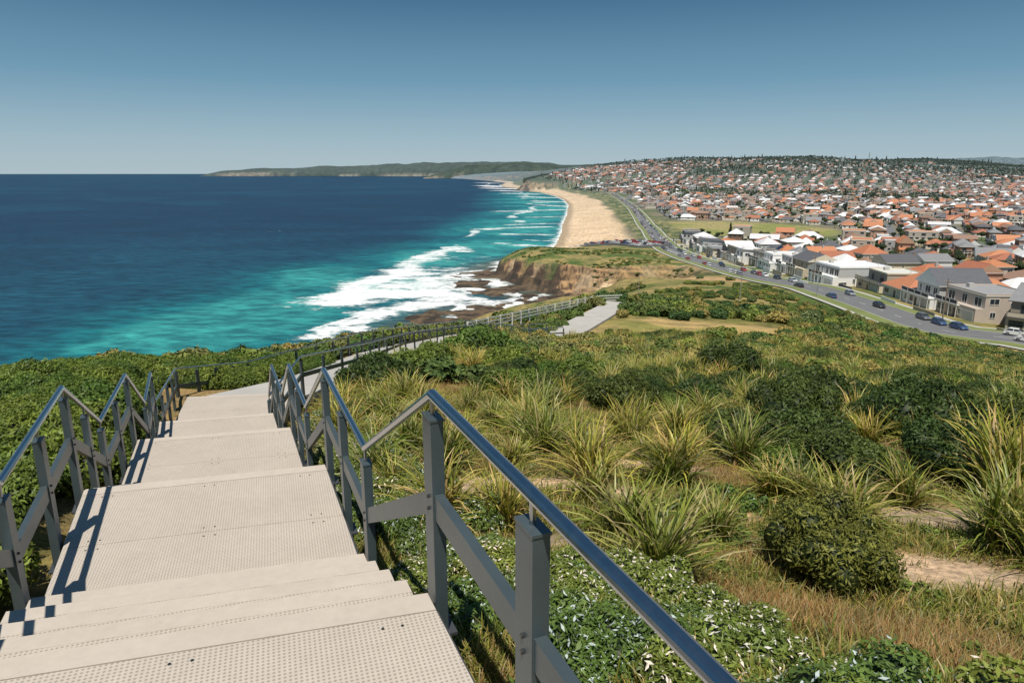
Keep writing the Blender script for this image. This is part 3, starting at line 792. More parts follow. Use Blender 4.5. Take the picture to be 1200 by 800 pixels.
# short grass
nG = 26000
rr_ = 2.2+rng.random(nG)**1.25*34; aa = np.radians(rng.uniform(-32, 44, nG)); x = rr_*np.sin(aa); y = rr_*np.cos(aa)
sd_, d_ = rightedge(x, y)
nd = fbm(x, y, 1.6, 3); ng_ = fbm(x+71, y+5, 3.2, 3)
k = (sd_ > 0) & (d_ > 1.25) & ~(soilmask(x, y, 1.04) & (rng.random(nG) < .97)) & ((ng_ > .44) | (rng.random(nG) < .35))
dry = ((nd > .55) | ((x > 1.3) & (rr_ < 5.6) & (nd > .38)))
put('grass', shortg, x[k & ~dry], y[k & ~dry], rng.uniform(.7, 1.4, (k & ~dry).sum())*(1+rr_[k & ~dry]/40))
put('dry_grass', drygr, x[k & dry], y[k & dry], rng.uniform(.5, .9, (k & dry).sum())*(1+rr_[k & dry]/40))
def feat(name, pr, lst, zs=1.0):
    for (px, py, t, s) in lst:
        p = P(px, py, t); o = bpy.data.objects.new(name, pr[random.randrange(len(pr))].data); link(o)
        o.location = (p[0], p[1], Hp(p[0], p[1])-.03); o.rotation_euler = (0, 0, random.uniform(0, 6)); o.scale = (s, s, s*zs*random.uniform(.95, 1.1))
feat('round_shrub', shrO, [(958, 705, 6.4, .66)], 1.15)
feat('dark_shrub', shrB, [(1085, 520, 15, 1.35), (1030, 505, 16, .9), (925, 497, 16.5, 1.15), (960, 480, 18, 1.2), (1160, 520, 15, 1.0), (440, 470, 18, 1.1), (640, 470, 19, .9), (860, 440, 28, 1.6)], 1.15)
feat('lomandra_tussock', lom, [(1190, 640, 8.4, 1.2), (1175, 575, 10, 1.5), (1140, 545, 12, 1.3), (735, 655, 6.9, .95), (690, 560, 9.6, 1.1), (840, 640, 7.3, .75), (790, 560, 10, 1.15), (905, 590, 9.4, .8), (1060, 590, 9.6, .85), (870, 545, 11.5, 1.1), (640, 520, 12, 1.1), (1000, 610, 8.4, .7)])
feat('green_shrub', shrA, [(690, 455, 24, 1.3), (655, 470, 21, .9), (500, 440, 25, 1.5), (560, 425, 32, 2.0), (450, 440, 25, 1.3), (600, 440, 27, 1.4)])
# slope hedge and bank beyond the lawn
x, y = jgrid(-8, 130, 70, 250, 1.9)
d_ = polydist(x, y, RDs[::2])[0]; d2_ = polydist(x, y, PTs[:, :2])[0]; r = np.hypot(x, y); cd = coast(x, y)[0]
nn_ = fbm(x, y, 16, 3)
k = (d_ > 13) & (d2_ > 2.5) & ~lawnmask(x, y) & (cd > 22) & ((nn_ > np.where(r < 125, .42, .60)) | ((r > 90) & (r < 108))) & (rng.random(len(x)) < .8)
k &= inpoly(x, y, [(-8, 60)]+[tuple(p[:2]) for p in RDs if p[1] < 420]+[(0, 420)])
put('bank_shrubs', farS, x[k], y[k], rng.uniform(.7, 1.5, k.sum())*(np.where((r[k] > 84) & (r[k] < 115), 1.3, 1)))
x, y = jgrid(20, 130, 35, 150, 1.7)
d_ = polydist(x, y, RDs[::2])[0]; r = np.hypot(x, y)
k = (d_ > 13) & (r > 60) & (np.degrees(np.arctan2(x, y)) > 22) & inpoly(x, y, [(0, 0)]+[tuple(p[:2]) for p in RDs if p[1] < 250]+[(0, 250)]) & (rng.random(len(x)) < .55)
put('bank_shrubs', farS, x[k], y[k], rng.uniform(.6, 1.2, k.sum()))
# scrub on the cliff-top headland
x, y = jgrid(0, 95, 300, 480, 3.2)
d_ = polydist(x, y, RDs[::2])[0]; cd = coast(x, y)[0]
k = (d_ > 14) & (cd > 10) & (fbm(x+5, y, 22, 3) > .54) & (rng.random(len(x)) < .7) & (polydist(x, y, [(40, 500), (95, 440)])[0] > 26)
put('bank_shrubs', farS, x[k], y[k], rng.uniform(.7, 1.5, k.sum()), squash=.6)

# ------------------------------------------------------------------ roads
M_asph = pm('asphalt', (.15, .15, .155), .9, .2, .3, 0, 0, True); M_kerb = pm('kerb_concrete', (.46, .45, .42), .85, .1, 1, 0, 0, True); M_line = pm('road_paint', (.7, .7, .68), .6, .05, 1)
M_verge = pm('verge_grass', (.17, .20, .06), .95, .35, .25, 0, 0, True)
rp = [(p[0], p[1], p[2]+.12+.0003*math.hypot(p[0], p[1])) for p in RDs]
rb = MB(); W_ = 5.0
rb.part = 'asphalt'; rb.sweep([(-W_, 0), (W_, 0)], rp, M_asph, closed=False)
for s in (-1, 1):
    rb.part = 'kerb'; rb.sweep([(s*W_-.1, -.1), (s*W_+.1, -.1), (s*W_+.1, .13), (s*W_-.1, .13)], rp, M_kerb)
    rb.part = 'verge'; rb.sweep([(s*(W_+.11), .11), (s*(W_+3.6), .11)][::(1 if s > 0 else -1)], rp, M_verge, closed=False)
    rb.part = 'pavement'; rb.sweep([(s*(W_+3.6), .125), (s*(W_+4.8), .125)][::(1 if s > 0 else -1)], rp, M_kerb, closed=False)
rb.part = 'centre_line'
fine = resample([tuple(p) for p in rp[:50]], 1.5)
for i in range(0, len(fine)-3, 6):
    rb.sweep([(-.07, .006), (.07, .006)], [tuple(q) for q in fine[i:i+3]], M_line, closed=False)
group(rb, 'road')
cp = [P(676, 289, 520), P(700, 289.5, 500), P(735, 292, 480), P(768, 296, 450)]
cp = [(p[0], p[1], 0) for p in cp]; cps = resample(cp, 4.5)
cps[:, 2] = H(cps[:, 0], cps[:, 1])+1.3
pk_ = MB(); pk_.sweep([(-14, -2), (14, -2), (14, 0), (-14, 0)], [tuple(p) for p in cps], M_asph); single(pk_, 'car_park')

# ------------------------------------------------------------------ houses
M_glass = pm('window_glass', (.03, .04, .05), .12, .2, 2); M_frame = pm('window_frame', (.76, .76, .74), .5, .05, 2, 0, 0, True)
M_solar = pm('solar_panel', (.012, .018, .05), .2, .2, 2); M_dkframe = pm('window_frame', (.10, .10, .11), .5, .05, 2, 0, 0, True)
def house_mb(w, d, st, roof, wall, roofc, seed, detail=True, door=(.12, .09, .07), garage=True, solar=False, accent=None):
    r = random.Random(seed); mb = MB()
    mw = pm('render_wall', wall, .85, .14, .5, 0, 0, True); mr = pm('roof_sheet', roofc, .7, .22, 1.2, 0, 0, True)
    ma = pm('render_wall', accent or tuple(c*.6 for c in wall), .85, .1, 1.2, 0, 0, True)
    mg = pm('garage_door', (.5, .5, .48), .6, .05, 1, 0, 0, True); md = pm('door', door, .6, .1, 2, 0, 0, True)
    mf = M_frame if r.random() < .65 else M_dkframe
    hw, hd = w/2, d/2; h = 2.9*st
    mb.part = 'walls'; mb.box(-hw, hw, -hd, hd, -4, 2.9, mw)
    sx = r.choice([-1, 1]); up = (-hw, hw, -hd, hd)
    if st > 1:
        ux0, ux1 = (-hw, hw*.55) if sx > 0 else (-hw*.55, hw)
        if r.random() < .45: ux0, ux1 = -hw, hw
        up = (ux0, ux1, -hd+1.8, hd)
        mb.box(up[0]+.003, up[1]-.003, up[2], up[3]-.003, 2.9, h, ma if r.random() < .5 else mw)
        bl, br_ = (-hw, hw) if r.random() < .4 else ((ux0, ux0+(ux1-ux0)*.6) if r.random() < .5 else (ux1-(ux1-ux0)*.55, ux1))
        if bl != -hw or br_ != hw:
            mb.box(-hw+.002, hw-.002, -hd+.002, -hd+1.8, 2.9, 3.15, mw)
        mb.part = 'balcony'; mb.box(bl-.1, br_+.1, -hd-.6, -hd+(1.8 if br_-bl > w*.9 else -.003), 2.78, 3.0, mf)
        mb.box(bl-.08, br_+.08, -hd-.58, -hd-.52, 3.9, 3.96, mf)
        mb.box(bl-.05, br_+.05, -hd-.56, -hd-.54, 3.05, 3.9, M_glass if r.random() < .6 else mw)
        nb_ = r.choice([3, 4, 5])
        for k in range(nb_):
            xx = bl+.1+(br_-bl-.2)*k/(nb_-1)
            mb.box(xx-.06, xx+.06, -hd-.6, -hd-.5, 0, 3.95, mf)
    x0, x1, y0, y1 = up; e = .55
    mb.part = 'roof'
    if roof == 'flat':
        mb.box(x0-.15, x1+.15, y0-.15, y1+.15, h, h+.12, mf); mb.box(x0-.1, x1+.1, y0-.1, y0+.1, h+.12, h+.5, mw); mb.box(x0-.1, x1+.1, y1-.1, y1+.1, h+.12, h+.5, mw)
        mb.box(x0-.1, x0+.1, y0+.1, y1-.1, h+.12, h+.5, mw); mb.box(x1-.1, x1+.1, y0+.1, y1-.1, h+.12, h+.5, mw); mb.box(x0+.1, x1-.1, y0+.1, y1-.1, h+.125, h+.22, mr)
        if detail:
            mb.part = 'roof_plant'; mb.box(x0+2, x0+3.2, y0+3, y0+4.2, h+.22, h+1.1, M_kerb); mb.cyl((x1-2, y1-3, h+.2), (x1-2, y1-3, h+1.4), .08, .08, M_kerb, 6)
    elif roof == 'skillion':
        mb.hexa([(x0-e, y0-e, h+.9), (x1+e, y0-e, h+.9), (x1+e, y1+e, h-.02), (x0-e, y1+e, h-.02)], [(x0-e, y0-e, h+1.1), (x1+e, y0-e, h+1.1), (x1+e, y1+e, h+.18), (x0-e, y1+e, h+.18)], mr)
        mb.part = 'gable'; mb.hexa([(x0, y0, h), (x1, y0, h), (x1, y1, h), (x0, y1, h)], [(x0, y0, h+.86), (x1, y0, h+.86), (x1, y1, h+.02), (x0, y1, h+.02)], mw)
    else:
        bw, bd = x1-x0+2*e, y1-y0+2*e; cx, cy = (x0+x1)/2, (y0+y1)/2
        mb.box(x0-e, x1+e, y0-e, y1+e, h-.02, h+.14, mf)
        alongx = bw >= bd; s = min(bw, bd)/2; rh = s*math.tan(math.radians(r.uniform(22, 32)))
        zt = h+.14+rh
        q = [(x0-e, y0-e, h+.14), (x1+e, y0-e, h+.14), (x1+e, y1+e, h+.14), (x0-e, y1+e, h+.14)]
        ins = s if roof == 'hip' else .0
        if alongx: a = (x0-e+ins, cy, zt); b_ = (x1+e-ins, cy, zt); mb.quad([q[0], q[1], b_, a], mr); mb.quad([q[2], q[3], a, b_], mr); mb.quad([q[1], q[2], b_], mr if ins else mw); mb.quad([q[3], q[0], a], mr if ins else mw)
        else: a = (cx, y0-e+ins, zt); b_ = (cx, y1+e-ins, zt); mb.quad([q[1], q[2], b_, a], mr); mb.quad([q[3], q[0], a, b_], mr); mb.quad([q[0], q[1], a], mr if ins else mw); mb.quad([q[2], q[3], b_], mr if ins else mw)
        if detail:
            mb.part = 'ridge_cap'
            if math.dist(a, b_) > .5: mb.sweep([(-.12, -.03), (0, .08), (.12, -.03)], [a, b_], mr)
            if r.random() < .5: mb.part = 'chimney'; mb.box(cx+1, cx+1.7, cy+.5, cy+1.2, h, zt+.7, ma)
        if solar:
            mb.part = 'solar_panels'
            for k in range(5):
                for l in range(2):
                    def rp_(u, v):
                        yy = y0-e+v; zz = h+.14+(v/s)*rh+.1
                        return (u, yy, zz) if alongx else (x0-e+v, u, zz)
                    u0 = (x0 if alongx else y0)+2+k*1.05; v0 = 1.0+l*1.75
                    mb.quad([rp_(u0, v0), rp_(u0+1, v0), rp_(u0+1, v0+1.65), rp_(u0, v0+1.65)], M_solar)
    if st > 1 and (x1-x0) < w-.1:
        mb.part = 'lower_roof'
        lx0, lx1 = (x1, hw+.4) if sx > 0 else (-hw-.4, x0)
        mb.hexa([(lx0, -hd+1.8, 2.9), (lx1, -hd+1.8, 2.9), (lx1, hd+.4, 2.9), (lx0, hd+.4, 2.9)], [(lx0, -hd+1.8, 3.9 if sx > 0 else 3.1), (lx1, -hd+1.8, 3.1 if sx > 0 else 3.9), (lx1, hd+.4, 3.1 if sx > 0 else 3.9), (lx0, hd+.4, 3.9 if sx > 0 else 3.1)], mr)
    def win(x, z, ww, wh, face, pos):
        mb.part = 'windows'
        def bx(a0, a1, z0, z1, dep, mat):
            if face == 'y-': mb.box(a0, a1, pos-dep, pos-.002, z0, z1, mat)
            elif face == 'y+': mb.box(a0, a1, pos+.002, pos+dep, z0, z1, mat)
            elif face == 'x-': mb.box(pos-dep, pos-.002, a0, a1, z0, z1, mat)
            else: mb.box(pos+.002, pos+dep, a0, a1, z0, z1, mat)
        bx(x-ww/2, x+ww/2, z, z+wh, .03, M_glass)
        mb.part = 'window_frames'
        bx(x-ww/2-.08, x+ww/2+.08, z-.08, z, .09, mf); bx(x-ww/2-.08, x+ww/2+.08, z+wh, z+wh+.08, .07, mf)
        if detail:
            bx(x-ww/2-.08, x-ww/2, z, z+wh, .07, mf); bx(x+ww/2, x+ww/2+.08, z, z+wh, .07, mf); bx(x-.03, x+.03, z, z+wh, .06, mf)
    for s_ in range(st):
        zz = 2.9*s_+.9
        yf = -hd if s_ == 0 else up[2]; xa, xb = (-hw, hw) if s_ == 0 else (up[0], up[1])
        nx = max(2, int((xb-xa)/r.choice([2.8, 3.4, 4.2])))
        for k in range(nx):
            xx = xa+(k+.5)*(xb-xa)/nx
            win(xx, zz, 1.3, 1.2, 'y+', hd)
            if s_ == 0 and garage and xx > hw-5.2: continue
            if s_ == 0 and abs(xx) < 1.1: continue
            win(xx, zz-(.5 if s_ else 0), r.choice([1.0, 1.7, 2.3]), 1.3+(.6 if s_ else 0), 'y-', yf)
        ny = max(2, int(d/3.6))
        for k in range(ny):
            yy = up[2]+(k+.5)*(hd-up[2])/ny
            for face, pos in (('x-', xa), ('x+', xb)):
                if r.random() < .75: win(yy, zz+r.choice([0, 0, .3]), r.choice([.7, 1.1, 1.9]), r.choice([.6, 1.15, 1.3]), face, pos-(-.003 if s_ and face == 'x-' else .003 if s_ else 0))
    mb.part = 'door'; mb.box(-.5, .5, -hd-.05, -hd-.002, 0, 2.1, md)
    if garage: mb.part = 'garage_door'; mb.box(hw-5, hw-.5, -hd-.06, -hd-.002, 0, 2.3, mg)
    if detail:
        mb.part = 'front_fence'; fh = r.uniform(.8, 1.5)
        if r.random() < .7: mb.box(-hw, hw-5.4, -hd-5.2, -hd-5.05, -1.5, fh, ma if r.random() < .5 else mf)
        mb.part = 'driveway'; mb.box(hw-5.2, hw-.3, -hd-7, -hd-.1, -1, -.35, M_kerb)
    return mb
WALLS = [(.76, .74, .70), (.66, .60, .50), (.54, .46, .36), (.72, .72, .72), (.38, .36, .34), (.45, .28, .19), (.78, .76, .73), (.58, .53, .47), (.32, .18, .12)]
ROOFS = [(.42, .15, .07), (.50, .21, .10), (.36, .13, .07), (.10, .10, .11), (.22, .22, .23), (.72, .72, .72), (.28, .17, .12), (.46, .18, .08), (.60, .60, .62)]
Lr = np.concatenate([[0], np.cumsum(np.hypot(np.diff(RDs[:, 0]), np.diff(RDs[:, 1])))])
def roadat(s):
    x = np.interp(s, Lr, RDs[:, 0]); y = np.interp(s, Lr, RDs[:, 1]); x2 = np.interp(s+2, Lr, RDs[:, 0]); y2 = np.interp(s+2, Lr, RDs[:, 1])
    d = np.array([x2-x, y2-y]); d /= np.linalg.norm(d)+1e-9
    return np.array([x, y]), d
def station(px, py, t):
    p = P(px, py, t); dd, i, tt = polydist(np.array([p[0]]), np.array([p[1]]), RDs)
    return float(Lr[i[0]]+tt[0]*(Lr[i[0]+1]-Lr[i[0]]))
taken = []
specs = {0: (14, 13, 2, 'hip', (.42, .36, .30), (.14, .13, .13)), 1: (14, 13, 2, 'flat', (.50, .43, .37), (.3, .3, .3)), 2: (13.5, 13, 2, 'gable', (.78, .78, .77), (.10, .105, .12)),
         3: (13, 12, 1, 'hip', (.66, .62, .55), (.46, .18, .09)), 4: (14.5, 12, 2, 'flat', (.66, .58, .44), (.62, .62, .58)), 5: (14.5, 18, 2, 'flat', (.80, .80, .80), (.80, .80, .80)), 6: (12, 13, 1, 'gable', (.78, .77, .74), (.70, .70, .70)),
         7: (14, 12, 2, 'gable', (.55, .48, .36), (.10, .10, .11)), 8: (13, 12, 2, 'flat', (.78, .76, .74), (.6, .6, .6)), 9: (14, 14, 2, 'flat', (.80, .79, .77), (.7, .7, .7))}
s0 = station(1200, 408, 136)
ci = 0
for row, (offd, sp) in enumerate([(21.5, 17.5), (52, 17), (74, 17)]):
    for k in range(-3, 24 if row == 0 else 18):
        rs = random.Random(ci*7+row)
        p, dv = roadat(s0+k*sp+row*5)
        nrm = np.array([dv[1], -dv[0]])
        c_ = p+nrm*(offd+rs.uniform(-1.0, 3))
        if (np.hypot((c_[0]-PKx-10)/105, (c_[1]-PKy)/125) < 1): continue
        if any(math.hypot(c_[0]-q[0], c_[1]-q[1]) < 13.5 for q in taken): continue
        sp_ = specs.get(k-1) if row == 0 else None
        if not sp_:
            sp_ = (rs.uniform(11, 14.5), rs.uniform(11, 15), rs.choice([2, 2, 2, 1] if row == 0 else [1, 1, 2]), rs.choice(['flat', 'hip', 'gable', 'skillion', 'flat'] if row == 0 else ['hip', 'hip', 'gable']), rs.choice(WALLS[:5] if row == 0 else WALLS), rs.choice(ROOFS[3:6] if row == 0 else ROOFS))
        mb = house_mb(*sp_, seed=ci, solar=(k-1 == 2 and row == 0) or rs.random() < .15)
        rz_ = math.atan2(nrm[1], nrm[0])-math.pi/2+rs.uniform(-.04, .04)
        if row == 2: rz_ += math.pi
        zz = min(Hp(*(c_+nrm*5)), Hp(*(c_-nrm*5)), Hp(*c_))+.6
        group(mb, 'house', (c_[0], c_[1], zz), rz_, 1.1 if row == 0 else 1.0)
        taken.append((c_[0], c_[1])); ci += 1
protoH = []
kinds = [(13, 11, 1, 'hip'), (12, 13, 1, 'hip'), (14, 10, 1, 'gable'), (12, 12, 2, 'hip'), (13, 12, 2, 'flat'), (10, 12, 1, 'gable'), (15, 11, 2, 'gable'), (20, 14, 3, 'flat'), (11, 17, 1, 'hip')]
for i in range(30):
    w, d, st, rf = kinds[i % 9 if i % 9 != 7 or i < 9 else 0]
    wl = WALLS[(i*5+2) % len(WALLS)]; rc = ROOFS[(i*4+i//9) % len(ROOFS)]
    mb = house_mb(w, d, st, rf, wl, rc, 100+i, detail=False)
    protoH.append(bpy.data.objects.new('town_house_%02d' % i, mb.mesh('town_house_%02d' % i)))
th = math.radians(24); U = np.array([math.cos(th), -math.sin(th)]); Vv = np.array([math.sin(th), math.cos(th)])
def warp(x, y):
    x = np.asarray(x, float); y = np.asarray(y, float)
    return x+(fbm(x, y, 700, 2)-.5)*300+(fbm(x+31, y, 240, 2)-.5)*40, y+(fbm(x+3000, y, 700, 2)-.5)*240
hx, hy, hrot = [], [], []
O = np.array([150., 300.])
for i in range(-60, 90):
    for row in (0, 1):
        for j in range(-70, 240):
            if (j+i*5) % 13 == 11: continue
            q = O+U*(i*54+(15 if row == 0 else 38)+random.uniform(-2, 2))+Vv*(j*14.5+random.uniform(-2.5, 2.5))
            hx.append(q[0]); hy.append(q[1]); hrot.append(-th+(math.pi/2 if row else -math.pi/2)+random.choice([0, 0, math.pi/2])+random.uniform(-.12, .12))
hx = np.array(hx); hy = np.array(hy); hrot = np.array(hrot)
hx, hy = warp(hx, hy)
rH = np.hypot(hx, hy); azH = np.degrees(np.arctan2(hx, hy))
k = (rH > 130) & (rH < 3900) & (azH > 2) & (azH < 50)
hx, hy, hrot, rH = hx[k], hy[k], hrot[k], rH[k]
REG = [tuple(p[:2]) for p in RDs]+[(150, 2300), (40, 2700), (100, 6000), (9000, 6000), (9000, -2000), (RDs[0][0], -2000)]
inl = inpoly(hx, hy, REG)
dr = polydist(hx, hy, RDs[::2])[0]; cd = coast(hx, hy)[0]
tk = np.array(taken)
dt = np.min(np.hypot(hx[:, None]-tk[None, :, 0], hy[:, None]-tk[None, :, 1]), 1)
nn_ = fbm(hx, hy, 420, 4)
inpark = np.hypot((hx-PKx-10)/108, (hy-PKy)/132) < 1
prob = np.where(rH > 2700, np.clip(.85-(rH-2700)/900, .12, 1), .9)*np.where((nn_ > .55) & (rH > 1300), .12, 1)
okH = inl & (dr > 26) & (dt > 15) & (cd > 130) & ~inpark & (rng.random(len(hx)) < prob)
zH = H(hx, hy)+.4
idxH = rng.integers(0, 30, len(hx))
sH = np.stack([rng.uniform(.8, 1.25, len(hx)), rng.uniform(.8, 1.2, len(hx)), rng.uniform(.9, 1.2, len(hx))], 1)
scatter('town_houses', protoH, np.stack([hx, hy, zH], 1)[okH], np.stack([0*hx, 0*hx, hrot], 1)[okH], sH[okH], idxH[okH])
tsb = MB()
for i in range(-14, 50):
    for seg in range(-8, 62):
        q0 = O+U*(i*54)+Vv*(seg*40-400)
        pp = [q0+Vv*(10*t_) for t_ in range(5)]
        wx_, wy_ = warp([p[0] for p in pp], [p[1] for p in pp])
        mid_ = (wx_[2], wy_[2]); rr1 = math.hypot(*mid_)
        if rr1 < 190 or rr1 > 2300 or abs(math.degrees(math.atan2(mid_[0], mid_[1]))-26) > 22: continue
        if math.hypot((mid_[0]-PKx-10)/115, (mid_[1]-PKy)/140) < 1: continue
        a_ = np.array([mid_[0]]), np.array([mid_[1]])
        if not inpoly(a_[0], a_[1], REG)[0]: continue
        if polydist(a_[0], a_[1], RDs[::2])[0][0] < 90 and rr1 < 700: continue
        zz = H(wx_, wy_)
        tsb.sweep([(-3.6, 0), (3.6, 0)], [(px_, py_, z+.35+.0004*rr1) for px_, py_, z in zip(wx_, wy_, zz)], M_asph, closed=False)
single(tsb, 'town_streets')

# ------------------------------------------------------------------ trees
def treeproto(name, seed, h=6.5, R=2.6, cA=(.025, .045, .014), cB=(.085, .12, .035), n=1500):
    o = leafy(name, n, .45, cA, cB, R=R, Hh=R*1.05, K=18, lumpr=(.22, .40), mat=TM, core=(.016, .024, .01), seed=seed, aspect=.6)
    me = o.data
    v = np.empty(len(me.vertices)*3, np.float32); me.vertices.foreach_get('co', v); v = v.reshape(-1, 3); v[:, 2] += h-R*1.15
    c = np.empty(len(me.vertices)*4, np.float32); me.attributes['Col'].data.foreach_get('color', c); c = c.reshape(-1, 4)[:, :3]
    f = np.array([p.vertices[:] for p in me.polygons])
    mb = MB(); rr = random.Random(seed)
    mb.cyl((0, 0, -1), (.1, 0, h*.5), .22, .14, None, 4)
    for k in range(4):
        a = k*1.6+rr.random(); mb.cyl((.1, 0, h*.42), (math.cos(a)*R*.55, math.sin(a)*R*.55, h*.75), .11, .04, None, 4)
    f2 = np.array([q for q in mb.f])+len(v)
    v = np.concatenate([v, np.array([tuple(q) for q in mb.v])]); c = np.concatenate([c, np.repeat(np.array([[.11, .085, .06]]), len(mb.v), 0)])
    return proto(npmesh(name, v, np.concatenate([f, f2]), c, TM))
trees = [treeproto('tree_%d' % i, 200+i, 6+i*.6, 2.4+.25*i) for i in range(4)]
def pineproto(name):
    V = []; Fc = []; Cc = []; r = np.random.default_rng(9)
    for lv in range(16):
        z = 2+lv*.95; R = 3.2*(1-lv/16.5)
        for k in range(9):
            a = r.uniform(0, 6.28)
            for m_ in range(5):
                rr = R*(m_+.6)/5; c = np.array([rr*math.cos(a), rr*math.sin(a), z+rr*.12]); s = .5
                d = r.normal(size=3)*s; e = r.normal(size=3)*s*.6; i0 = len(V)
                V += [c-d, c+e, c+d, c-e]; Fc.append((i0, i0+1, i0+2, i0+3)); q = np.array((.03, .05, .02))*r.uniform(.7, 1.5); Cc += [q]*4
    mb = MB(); mb.cyl((0, 0, -1), (0, 0, 17), .3, .05, None, 4)
    f2 = np.array(mb.f)+len(V); V = np.concatenate([np.array(V), np.array([tuple(q) for q in mb.v])]); Cc = np.concatenate([np.array(Cc), np.repeat([[.1, .08, .06]], len(mb.v), 0)])
    return proto(npmesh(name, V, np.concatenate([np.array(Fc), f2]), Cc, TM))
pine = pineproto('tree_norfolk_pine')
nT = 42000
rr_ = 170+rng.random(nT)**.62*4300; aa = np.radians(rng.uniform(0, 48, nT)); x = rr_*np.sin(aa); y = rr_*np.cos(aa)
inl = inpoly(x, y, REG)
dr = polydist(x, y, RDs[::2])[0]; cd = coast(x, y)[0]; nn_ = fbm(x, y, 420, 4)
inpark = np.hypot((x-PKx-10)/98, (y-PKy)/122) < 1
dt = np.min(np.hypot(x[:, None]-tk[None, :, 0], y[:, None]-tk[None, :, 1]), 1)
pr = np.where(rr_ > 2850, .85, np.where(rr_ > 2000, .48, .46))+((nn_ > .55) & (rr_ > 1300))*.6
k = inl & (dr > 30) & (cd > 90) & ~inpark & (dt > 9.5) & (rng.random(nT) < pr)
sT = rng.uniform(.5, 1.0, nT)*(1+np.clip((rr_-2400)/1800, 0, .5))
ti = rng.choice(5, nT, p=[.2475, .2475, .2475, .2475, .01])
scatter('trees', trees+[pine], np.stack([x, y, H(x, y)], 1)[k], np.stack([0*x, 0*x, rng.uniform(0, 6.28, nT)], 1)[k], sT[k], ti[k])

# ------------------------------------------------------------------ cars
m, nt, b = newmat('car_paint'); oi = N(nt, 'ShaderNodeObjectInfo'); nt.links.new(oi.outputs['Color'], b.inputs['Base Color']); b.inputs['Roughness'].default_value = .3; b.inputs['Coat Weight'].default_value = .4; M_car = m
M_tyre = pm('tyre', (.02, .02, .02), .9, .1, 5); M_hub = pm('wheel_hub', (.4, .4, .4), .4, .1, 5, 0, .8)
M_tail = pm('tail_lamp', (.35, .02, .02), .3, .1, 5); M_head = pm('head_lamp', (.8, .8, .78), .2, .05, 5)
def car():
    mb = MB()
    st_ = [(-2.2, .78, .45, .62), (-2.1, .84, .28, .82), (-1.5, .88, .22, .92), (.6, .88, .22, .95), (1.6, .86, .22, .84), (2.1, .80, .28, .70), (2.2, .72, .40, .58)]
    for i in range(len(st_)-1):
        a = st_[i]; c = st_[i+1]
        mb.hexa([(a[0], -a[1], a[2]), (c[0], -c[1], c[2]), (c[0], c[1], c[2]), (a[0], a[1], a[2])], [(a[0], -a[1]*.96, a[3]), (c[0], -c[1]*.96, c[3]), (c[0], c[1]*.96, c[3]), (a[0], a[1]*.96, a[3])], M_car)
    mb.hexa([(-1.95, -.80, .89), (1.1, -.80, .89), (1.1, .80, .89), (-1.95, .80, .89)], [(-1.4, -.62, 1.38), (.2, -.62, 1.38), (.2, .62, 1.38), (-1.4, .62, 1.38)], M_glass)
    mb.hexa([(-1.48, -.645, 1.37), (.26, -.645, 1.37), (.26, .645, 1.37), (-1.48, .645, 1.37)], [(-1.3, -.55, 1.45), (.08, -.55, 1.45), (.08, .55, 1.45), (-1.3, .55, 1.45)], M_car)
    for s in (-1, 1):
        for (xa, xb) in ((-1.95, -1.4), (-.45, -.45), (1.1, .2)):
            mb.hexa([(xa-.05, s*.80-.02, .9), (xa+.05, s*.80-.02, .9), (xa+.05, s*.80+.02, .9), (xa-.05, s*.80+.02, .9)], [(xb-.05, s*.625-.02, 1.38), (xb+.05, s*.625-.02, 1.38), (xb+.05, s*.625+.02, 1.38), (xb-.05, s*.625+.02, 1.38)], M_car)
        for xw in (-1.35, 1.35):
            mb.cyl((xw, s*.70, .32), (xw, s*.90, .32), .32, .32, M_tyre, 16); mb.cyl((xw, s*.895, .32), (xw, s*.91, .32), .2, .18, M_hub, 12)
        mb.box(-2.22, -2.12, s*.62-.14, s*.62+.14, .62, .78, M_tail); mb.box(2.08, 2.18, s*.58-.16, s*.58+.16, .56, .68, M_head)
        mb.box(.75, .9, s*.93-.08, s*.93+.08, .92, 1.03, M_car)
    return mb.mesh('parked_car')
CM = car()
CC = [(.75, .75, .75), (.5, .52, .54), (.03, .03, .035), (.8, .8, .8), (.25, .27, .3), (.05, .09, .2), (.4, .03, .03), (.15, .15, .16), (.75, .75, .72)]
def addcar(x, y, z, a):
    o = bpy.data.objects.new('parked_car', CM); link(o); o.location = (x, y, z); o.rotation_euler = (0, 0, a)
    c = random.choice(CC); o.color = (*c, 1)
s = s0-45
while s < Lr[-1]-20:
    near = s < s0+250
    for side in (-1, 1):
        if random.random() < (.5 if near else .88) * (1 if side > 0 or not near else .45):
            p, dv = roadat(s); nrm = np.array([dv[1], -dv[0]]); c_ = p+nrm*side*3.95
            zz = np.interp(s, Lr, [q[2] for q in rp])+.01
            addcar(c_[0], c_[1], zz, math.atan2(dv[1], dv[0])+(math.pi if side > 0 else 0))
    if random.random() < .12:
        p, dv = roadat(s+3); nrm = np.array([dv[1], -dv[0]]); sg = random.choice([-1, 1]); c_ = p+nrm*sg*1.5
        addcar(c_[0], c_[1], np.interp(s+3, Lr, [q[2] for q in rp])+.01, math.atan2(dv[1], dv[0])+(math.pi if sg > 0 else 0))
    s += 6.8 if near else 8.0
for i in range(1, len(cps)-1):
    a = cps[i-1]; c_ = cps[i+1]; d = (c_[:2]-a[:2]); d /= np.linalg.norm(d); nrm = np.array([d[1], -d[0]])
    for o_ in (-11.2, -2.6, 2.6, 11.2):
        if random.random() < .88:
            q = cps[i][:2]+nrm*o_; addcar(q[0], q[1], cps[i][2]+.02, math.atan2(nrm[1], nrm[0])+random.choice([0, math.pi]))
